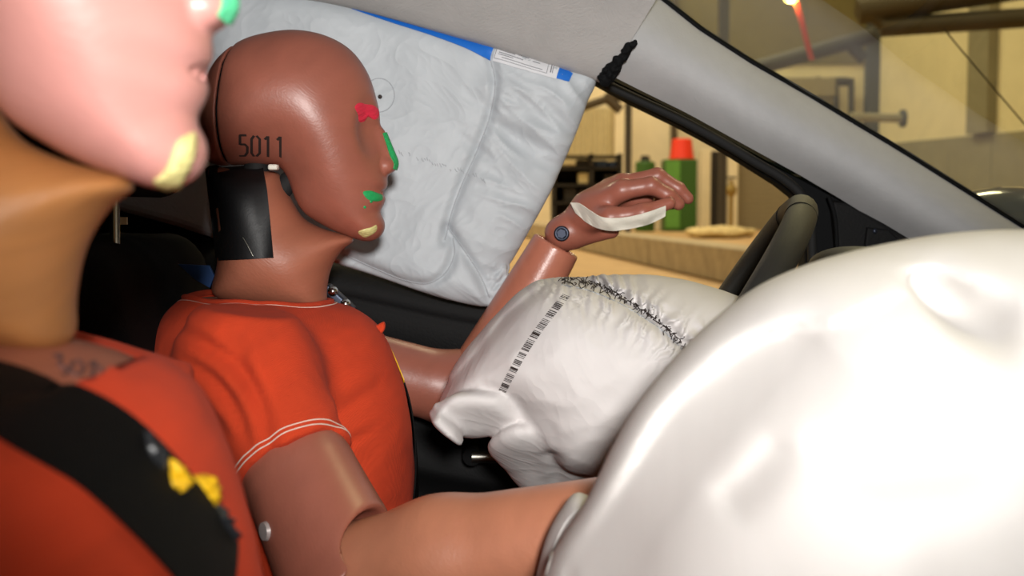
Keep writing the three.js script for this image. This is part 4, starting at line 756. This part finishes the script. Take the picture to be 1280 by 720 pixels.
const sh2 = part(pa, 'shirt', skin((x, y, z) => Math.max(shirtPF(x, y, z), waist + SHIFT.y - y), [SB[0][0] + SHIFT.x, SB[0][1] + SHIFT.y, SB[0][2] + SHIFT.z], [SB[1][0] + SHIFT.x, SB[1][1] + SHIFT.y, SB[1][2] + SHIFT.z], 0.0055), M.shirt, 'orange shirt with wide neckline');
part(face2, 'paint_mark', daub(headP, [[233, 168], [243, 164], [245, 178], [240, 200], [230, 222], [220, 240], [205, 236], [190, 228], [204, 216], [214, 196], [222, 176]], 0.004, 0.35, 0.75), M.yellow, 'yellow paint on the chin');
{
  const ridge = []; for (let i = 0; i <= 12; i++) { const y = lerp(D(0, 190).y, D(0, 214).y, i / 12) + SHIFT.y, m = march(headP, V(0.2, y, 0.402), V(-1, 0, 0), 0.6); if (m) ridge.push(m); }
  part(face2, 'paint_mark', strap(ridge, (t) => 0.015 + 0.004 * t, 0.0022, headP, 0, 7), M.mint, 'mint green paint on the nose');
  const torsoInk = [[[66, 446], [76, 444], [74, 456], [84, 462], [78, 470]], [[92, 452], [88, 462], [96, 470], [104, 460], [98, 450]], [[110, 458], [118, 452], [114, 474]], [[124, 458], [130, 470]], [[122, 500], [130, 504], [136, 502]]];
  for (const p of torsoInk) { const h = walk(torsoP, p, false, 4, 0.3, 0.75); if (h.length > 3) part(tor2, 'ink_stroke', cord(h.map((k) => k.p), 0.0011, 5, false, 1), M.inkFaint); }
}
// ---------------------------------------------------------------- seat belts
{
  const path = [[404, -0.475], [430, -0.46], [470, -0.435], [520, -0.408], [570, -0.378], [620, -0.346], [670, -0.310], [720, -0.27], [780, -0.23]], hits = [];
  const c = new THREE.CatmullRomCurve3(path.map(([y, z]) => V(0, D(0, y).y, z))).getPoints(40);
  for (const p of c) { const m = march(shirtF, V(0.25, p.y, p.z), V(-1, 0, 0), 0.6); if (m) hits.push(m); }
  const b = thing('seat_belt', hits[0].p, 'thin black belt edge down the front of the driver dummy', 'seat belt');
  part(b, 'webbing', strap(hits, 0.046, 0.0016, shirtF, 0.0025, 5), M.belt);
  const hy = hits.filter((h) => h.p.y < D(0, 436).y && h.p.y > D(0, 490).y);
  part(b, 'yellow_tape', strap(hy.map((h) => ({ p: h.p.clone().add(V(0, 0, 0.03)), n: h.n })), 0.014, 0.001, shirtF, 0.002, 3), M.tapeYellow, 'yellow tape at the belt edge');
}
{
  const underBelt = (x, y, z) => Math.min(shirtPF(x, y, z), torsoP(x, y, z) - 0.002);
  const hits = walk(underBelt, [[-60, 482], [0, 503], [60, 527], [118, 557], [165, 597], [206, 640], [246, 688], [280, 735]], false, 8, 0.25, 0.9);
  const b = thing('seat_belt', hits[0].p, 'wide black belt across the nearest dummy with yellow tape', 'seat belt');
  part(b, 'webbing', strap(hits, 0.046, 0.0018, underBelt, 0.003, 7), M.belt);
  part(b, 'yellow_tape', daub(shirtPF, [[197, 572], [206, 578], [226, 596], [232, 604], [228, 618], [216, 624], [204, 616], [197, 600]], 0.0085, 0.25, 0.9), M.tapeYellow, 'yellow tape piece on the belt edge, upper');
  part(b, 'yellow_tape', daub(shirtPF, [[232, 598], [244, 594], [258, 604], [264, 614], [260, 640], [252, 632], [242, 618]], 0.0085, 0.25, 0.9), M.tapeYellow, 'yellow tape piece on the belt edge, lower');
  const clear = daub(shirtPF, [[168, 540], [178, 548], [196, 568], [197, 598], [180, 584], [170, 562]], 0.009, 0.25, 0.9); if (clear) part(b, 'tape_end', clear, M.tapeClear);
  const clear2 = daub(shirtPF, [[262, 630], [272, 650], [286, 680], [284, 684], [270, 664], [260, 644]], 0.009, 0.25, 0.9); if (clear2) part(b, 'tape_end', clear2, M.tapeClear);
}
// ---------------------------------------------------------------- airbags
{                                                            // driver's airbag over the steering wheel
  const z0 = -0.30, d1 = raster(outline([[548, 506], [556, 480], [580, 440], [612, 402], [652, 362], [676, 349], [704, 345], [745, 344], [790, 343], [830, 346], [870, 354], [908, 366], [945, 384], [985, 430], [975, 520], [930, 590], [850, 622], [770, 592], [712, 582], [682, 573], [656, 548], [636, 512], [622, 494], [590, 496], [566, 512]], z0, 4), 0.0025, 0.002, 0.014, 0.085);
  const main = inflate(d1, 0.085, 0.155, (x, y) => z0);
  const d2 = raster(outline([[538, 521], [544, 500], [560, 490], [598, 486], [632, 494], [654, 522], [676, 548], [660, 556], [640, 546], [616, 552], [580, 556], [558, 540]], z0 + 0.08, 3), 0.002, 0.001, 0.006, 0.02), yT = at(600, 492, -0.2).y, flap = inflate(d2, 0.016, 0.022, (x, y) => -0.195 + (y - yT) * 1.15);
  const d4 = raster(outline([[538, 520], [546, 503], [562, 514], [576, 532], [581, 556], [562, 543]], z0 + 0.08, 3), 0.002, 0.001, 0.004, 0.02), tip = inflate(d4, 0.010, 0.035, -0.205);
  const d3 = raster(outline([[612, 530], [640, 500], [690, 510], [730, 560], [800, 580], [800, 625], [728, 612], [700, 616], [672, 620], [650, 604], [630, 570]], z0 - 0.06, 4), 0.003, 0.003, 0.01, 0.05), lower = inflate(d3, 0.025, 0.03, ((yL) => (x, y) => -0.25 + (y - yL) * 1.5 + 0.006 * noise(x * 40, y * 20, 2))(at(700, 560, -0.25).y));
  const pocket = cap(at(634, 498, -0.16), at(668, 552, -0.16), 0.006, 0.016);
  const seam = distTo([[690, 342], [706, 351], [732, 356], [770, 371], [806, 392], [836, 414], [866, 444], [900, 490]], -0.19), ridge = distTo([[640, 505], [636, 470], [668, 400], [700, 352]], -0.16), side = distTo([[545, 506], [580, 462], [640, 392], [694, 350]], -0.24), low = distTo([[626, 494], [650, 530], [690, 552], [760, 566]], -0.16), neckf = distTo([[688, 560], [696, 590], [700, 616]], -0.25);
  const bx = [outline([[500, 660], [1020, 300]], z0, 1)].flat(), rel = cached2((x, y) => {
    const [a, ta] = seam(x, y), [b] = side(x, y), [c, tc, sc] = low(x, y), [n] = neckf(x, y);
    let s = -0.008 * Math.exp(-((a / 0.006) ** 2)) + 0.0028 * Math.sin(ta * 130 + 6 * noise(x * 60, y * 60, 2)) * Math.exp(-((a / 0.022) ** 2)) * sstep(0, 0.006, a);
    s += -0.003 * Math.exp(-((b / 0.004) ** 2)) - 0.006 * Math.exp(-((n / 0.008) ** 2));
    s += 0.004 * fbm(x * 11 + 3, y * 11, 1.5) + 0.0012 * (0.4 - Math.abs(noise(x * 22 + y * 16, y * 26 - x * 10, 4)) * 2);
    return s;
  }, bx[0][0] - 0.05, bx[1][0] + 0.05, bx[0][1] - 0.05, bx[1][1] + 0.05, 0.002);
  const bagF = (x, y, z) => { const r = rel(x, y) * sstep(z0 - 0.06, z0 + 0.03, z); let f = smin(main(x, y, z), smin(flap(x, y, z), tip(x, y, z), 0.01), 0.012); f = smax(f, -pocket(x, y, z), 0.012); f = smin(f, lower(x, y, z), 0.006); return f - r; };
  const lo = outline([[515, 650], [1010, 320]], z0, 1);
  const c = D(760, 470, z0), b = thing('driver_airbag', c, 'deployed driver airbag with black stitching and barcode, over the steering wheel', 'airbag');
  const sk = part(b, 'bag_fabric', skin(bagF, [lo[0][0], lo[0][1], z0 - 0.19], [lo[1][0], lo[1][1], z0 + 0.2], 0.0036), M.bag);
  // torn black threads along the seam
  const sp = smooth2([[700, 349], [732, 355], [770, 370], [806, 391], [836, 413], [864, 442]], 14, false), bits = [];
  for (let i = 0; i < sp.length - 1; i++) for (let q = 0; q < (rnd() < 0.4 ? 2 : 1); q++) {
    const x = sp[i][0] + (rnd() - 0.5) * 8, y = sp[i][1] + (rnd() - 0.5) * 9, a = rnd() * 6.28, l = 3 + rnd() * 8, cv = (rnd() - 0.5) * 5, pts = [];
    for (let k = 0; k <= 4; k++) { const t = k / 4 - 0.5, m = meet(bagF, x + Math.cos(a) * l * t + cv * Math.sin(Math.PI * (t + 0.5)), y + Math.sin(a) * l * t, 0.8, 1.5); if (m) pts.push(m.p.addScaledVector(m.n, 0.0006 + 0.003 * Math.sin(Math.PI * (t + 0.5)) * rnd())); }
    if (pts.length === 5) bits.push(cord(pts, 0.00045, 4, false, 1));
  }
  part(b, 'torn_thread', mergeGeometries(bits), M.ink, 'black torn seam thread', 'stuff');
  const hit = walk(bagF, [[702, 356], [732, 362], [770, 377], [806, 398], [836, 420], [860, 446]], false, 8, 0.8, 1.5); if (hit.length > 4) part(b, 'seam_cord', cord(hit.map((h) => h.p), 0.0007, 5, false, 1), M.seam);
  // printed code: short bars up the near panel
  const bar = [], P0 = [628, 489], P1 = [709, 368];
  let t = 0; while (t < 1) { const grp = 4 + Math.floor(rnd() * 5); for (let k = 0; k < grp && t < 1; k++) { const w = rnd() < 0.4 ? 0.0011 : 0.0006, x = lerp(P0[0], P1[0], t) - 6 * Math.sin(Math.PI * t), y = lerp(P0[1], P1[1], t), h = []; for (let j = 0; j <= 3; j++) { const m = meet(bagF, x + (j / 3 - 0.5) * 9, y + (j / 3 - 0.5) * 3.6, 0.8, 1.5); if (m) h.push(m); } if (h.length === 4) bar.push(strap(h, w, 0.0002, null, 0.0002, 2)); t += 0.009 + rnd() * 0.009; } t += 0.018; }
  part(b, 'printed_code', mergeGeometries(bar), M.ink, 'printed black bar code', 'stuff');
}
{                                                            // passenger airbag, close to the lens
  const z0 = 0.24, d1 = raster(outline([[676, 735], [700, 690], [730, 646], [766, 570], [800, 512], [838, 466], [870, 430], [905, 398], [960, 357], [1030, 327], [1130, 302], [1220, 289], [1310, 289], [1420, 320], [1560, 420], [1640, 600], [1640, 900], [1400, 1040], [1000, 1060], [720, 960], [660, 830]], z0, 4), 0.004, 0.006, 0.03, 0.19);
  const main = inflate(d1, 0.19, 0.215, z0);
  const d2 = raster(outline([[668, 735], [674, 706], [684, 672], [702, 640], [722, 616], [734, 622], [760, 640], [780, 760], [740, 860], [668, 850]], 0.12, 4), 0.003, 0.003, 0.01, 0.05), tuck = inflate(d2, 0.05, 0.07, 0.12);
  const v1 = distTo([[718, 716], [760, 668], [806, 606], [850, 540], [905, 490], [960, 446], [1030, 415]], main), v2 = distTo([[1165, 335], [1190, 366], [1222, 392], [1262, 410], [1279, 418]], main), v3 = distTo([[1010, 556], [1060, 582], [1120, 590], [1200, 582], [1279, 572]], main), v4 = distTo([[925, 640], [955, 610], [985, 575]], main), v5 = distTo([[1150, 700], [1220, 668], [1279, 646]], main);
  const bx = outline([[560, 1120], [1700, 240]], z0, 1), rel = cached2((x, y) => {
    const [a, ta, sa] = v1(x, y), [b, tb] = v2(x, y), [c, tc] = v3(x, y), [d] = v4(x, y), [e] = v5(x, y), en = (t) => Math.sin(Math.PI * clamp(t * 0.94 + 0.03));
    return -0.03 * Math.pow(en(ta), 0.45) * Math.exp(-a / (sa > 0 ? 0.007 : 0.032)) - 0.026 * en(tb) * Math.exp(-((b / 0.012) ** 2)) - 0.011 * en(tc) * Math.exp(-((c / 0.012) ** 2)) - 0.005 * Math.exp(-((d / 0.006) ** 2)) - 0.005 * Math.exp(-((e / 0.012) ** 2)) + 0.008 * fbm(x * 8, y * 8, 0.5);
  }, bx[0][0], bx[1][0], bx[0][1], bx[1][1], 0.003);
  const bagF = (x, y, z) => smin(main(x, y, z) - rel(x, y) * sstep(z0 - 0.02, z0 + 0.08, z), tuck(x, y, z), 0.006);
  const b = thing('passenger_airbag', V(0.35, 0.9, z0), 'huge white passenger airbag filling the lower right, nearest the camera', 'airbag');
  const lo = outline([[630, 1090], [1680, 250]], z0, 1);
  part(b, 'bag_fabric', skin(bagF, [lo[0][0], lo[0][1], 0.0], [lo[1][0], lo[1][1], 0.48], 0.0055), M.bagBig);
  const sm = walk(bagF, [[684, 716], [694, 680], [708, 652], [724, 634]], false, 6, 0.4, 1.2); if (sm.length > 4) part(b, 'edge_seam', cord(sm.map((h) => h.p), 0.0012, 6, false, 1), M.bagBig);
}
{                                                            // curtain airbag hanging over the far window
  const z0 = -0.60, d1 = raster(outline([[230, -40], [330, -14], [430, 4], [560, 40], [650, 68], [744, 98], [734, 128], [722, 162], [706, 200], [690, 236], [664, 284], [640, 326], [626, 346], [622, 366], [612, 381], [572, 376], [535, 366], [470, 344], [415, 326], [340, 296], [286, 250], [255, 180], [236, 70]], z0, 4), 0.002, 0.0016, 0.008, 0.03);
  const lines = [[[612, 72], [619, 100], [614, 140], [598, 185], [578, 230], [566, 262], [556, 300]], [[430, 318], [470, 336], [505, 350], [535, 354], [556, 342], [568, 318], [566, 296]], [[560, 284], [580, 312], [600, 344], [612, 372]]].map((p) => [p, distTo(p, z0)]);
  const bx = outline([[180, 420], [800, -80]], z0, 1), edge = at(640, 0, z0).x;
  const thick = cached2((x, y) => { let w = 0.024; for (const [, f] of lines) { const [d] = f(x, y); w -= 0.007 * Math.exp(-((d / 0.006) ** 2)); } return Math.max(w, 0.009); }, bx[0][0], bx[1][0], bx[0][1], bx[1][1], 0.002);
  const right = at(575, 0, z0).x, mid = cached2((x, y) => {
    const k = sstep(right - 0.02, right + 0.07, x), dg = x * 0.55 + y * 0.83, dn = x * 0.83 - y * 0.55;
    return z0 + 0.006 * noise(x * 5, y * 5, 3) + 0.007 * noise(x * 9, y * 8, 12) + k * (0.013 * (0.5 - Math.abs(noise(dg * 20, dn * 6, 1)) * 1.6) + 0.007 * (0.5 - Math.abs(noise(dg * 44, dn * 14, 6)) * 1.6)) + (1 - k) * 0.0018 * (0.5 - Math.abs(noise(x * 14 + y * 6, y * 12 - x * 5, 8)) * 1.8) + 0.012 * sstep(1.3, 1.0, y);
  }, bx[0][0], bx[1][0], bx[0][1], bx[1][1], 0.002);
  const f0 = inflate(d1, 0.03, thick, mid), knotC = at(622, 356, z0 + 0.01), knot = ball(knotC, 0.016, 0.028, 0.018);
  const curF = (x, y, z) => smin(f0(x, y, z), knot(x, y, z) + 0.006 * noise(x * 120, y * 120, z * 120), 0.008);
  const lo = outline([[215, 396], [760, -50]], z0, 1);
  const b = thing('curtain_airbag', at(500, 20, z0), 'deployed white curtain airbag hanging from the roof behind the driver head', 'airbag');
  const fab = part(b, 'bag_fabric', skin(curF, [lo[0][0], lo[0][1], z0 - 0.05], [lo[1][0], lo[1][1], z0 + 0.055], 0.003), M.curtain);
  for (const [p] of lines) { const h = walk(curF, p, false, 8, 1.2, 1.7); if (h.length > 5) part(fab, 'seam', cord(h.map((k) => k.p), 0.0009, 5, false, 1), M.seam); }
  const sheet = (px4, nu, nv, lift) => { const rows = []; for (let i = 0; i <= nv; i++) { const r = []; for (let j = 0; j <= nu; j++) { const s = j / nu, t = i / nv, x = lerp(lerp(px4[0][0], px4[1][0], s), lerp(px4[3][0], px4[2][0], s), t), y = lerp(lerp(px4[0][1], px4[1][1], s), lerp(px4[3][1], px4[2][1], s), t), m = meet(curF, x, y, 1.2, 1.8); r.push(m ? m.p.addScaledVector(m.n, lift) : at(x, y, z0 + 0.012)); } rows.push(r); } return rows; };
  const strip = []; { const t = smooth2([[432, 4], [480, 14], [540, 30], [590, 45], [619, 54]], 5, false), l = smooth2([[440, 12], [490, 29], [540, 45], [585, 62], [612, 76]], 5, false); for (let i = 0; i < t.length; i++) { const r = []; for (let j = 0; j <= 4; j++) { const m = meet(curF, lerp(t[i][0], l[i][0], j / 4), lerp(t[i][1], l[i][1], j / 4), 1.2, 1.8); r.push(m ? m.p.addScaledVector(m.n, 0.001) : at(lerp(t[i][0], l[i][0], j / 4), lerp(t[i][1], l[i][1], j / 4), z0 + 0.012)); } strip.push(r); } }
  part(b, 'blue_tape', slab(strip, -0.0008), M.blue, 'long blue tape under the headliner');
  part(b, 'blue_tape', slab(sheet([[700, 84], [716, 92], [711, 102], [695, 98]], 4, 3, 0.001), -0.0008), M.blue, 'short blue tape at the front end');
  const cv = document.createElement('canvas'); cv.width = 512; cv.height = 150; const g = cv.getContext('2d');
  g.fillStyle = '#dfe0e4'; g.fillRect(0, 0, 512, 150); g.strokeStyle = '#75767e'; g.lineWidth = 4; g.strokeRect(8, 6, 420, 120); g.fillStyle = '#63656e';
  for (let i = 0; i < 26; i++) g.fillRect(30 + i * 5, 18, i % 3 ? 2 : 4, 40);
  for (const [x, y, w] of [[30, 70, 200], [30, 84, 120], [180, 30, 60], [180, 46, 90], [300, 40, 90], [300, 60, 60], [60, 104, 330]]) g.fillRect(x, y, w, 5);
  g.fillRect(452, 20, 8, 90); g.fillRect(468, 20, 5, 90);
  const ct = new THREE.CanvasTexture(cv); ct.colorSpace = THREE.SRGBColorSpace;
  part(b, 'printed_label', slab(sheet([[622, 53], [700, 80], [695, 99], [616, 76]], 10, 4, 0.0012), -0.0006, (v, u) => [u, 1 - v]), std({ map: ct, roughness: 0.5 }), 'white printed label');
  const ring = []; for (let i = 0; i < 40; i++) { const a = i / 40 * 6.2832, m = meet(curF, 474 + 19 * Math.cos(a), 119 + 21 * Math.sin(a), 1.2, 1.8); if (m) ring.push(m.p); }
  part(fab, 'printed_ring', cord(ring, 0.0006, 5, true, 1), M.seam); const dt = meet(curF, 475, 121, 1.2, 1.8); part(fab, 'printed_dot', new THREE.SphereGeometry(0.0028, 10, 8).translate(...dt.p.toArray()), M.ink);
  const marks = []; for (let i = 0; i < 34; i++) { const t = i / 33, x = lerp(498, 604, t), y = lerp(190, 224, t) + 2 * Math.sin(i), h = []; for (let k = 0; k < 3; k++) { const m = meet(curF, x + k * (0.6 + rnd()), y + (k - 1) * (1 + rnd() * 2), 1.2, 1.8); if (m) h.push(m); } if (h.length === 3 && rnd() < 0.7) marks.push(cord(h.map((q) => q.p), 0.0004, 4, false, 1)); }
  part(fab, 'faint_writing', mergeGeometries(marks), M.seam, 'faint grey writing', 'stuff');
}
renderer.render(scene, camera);
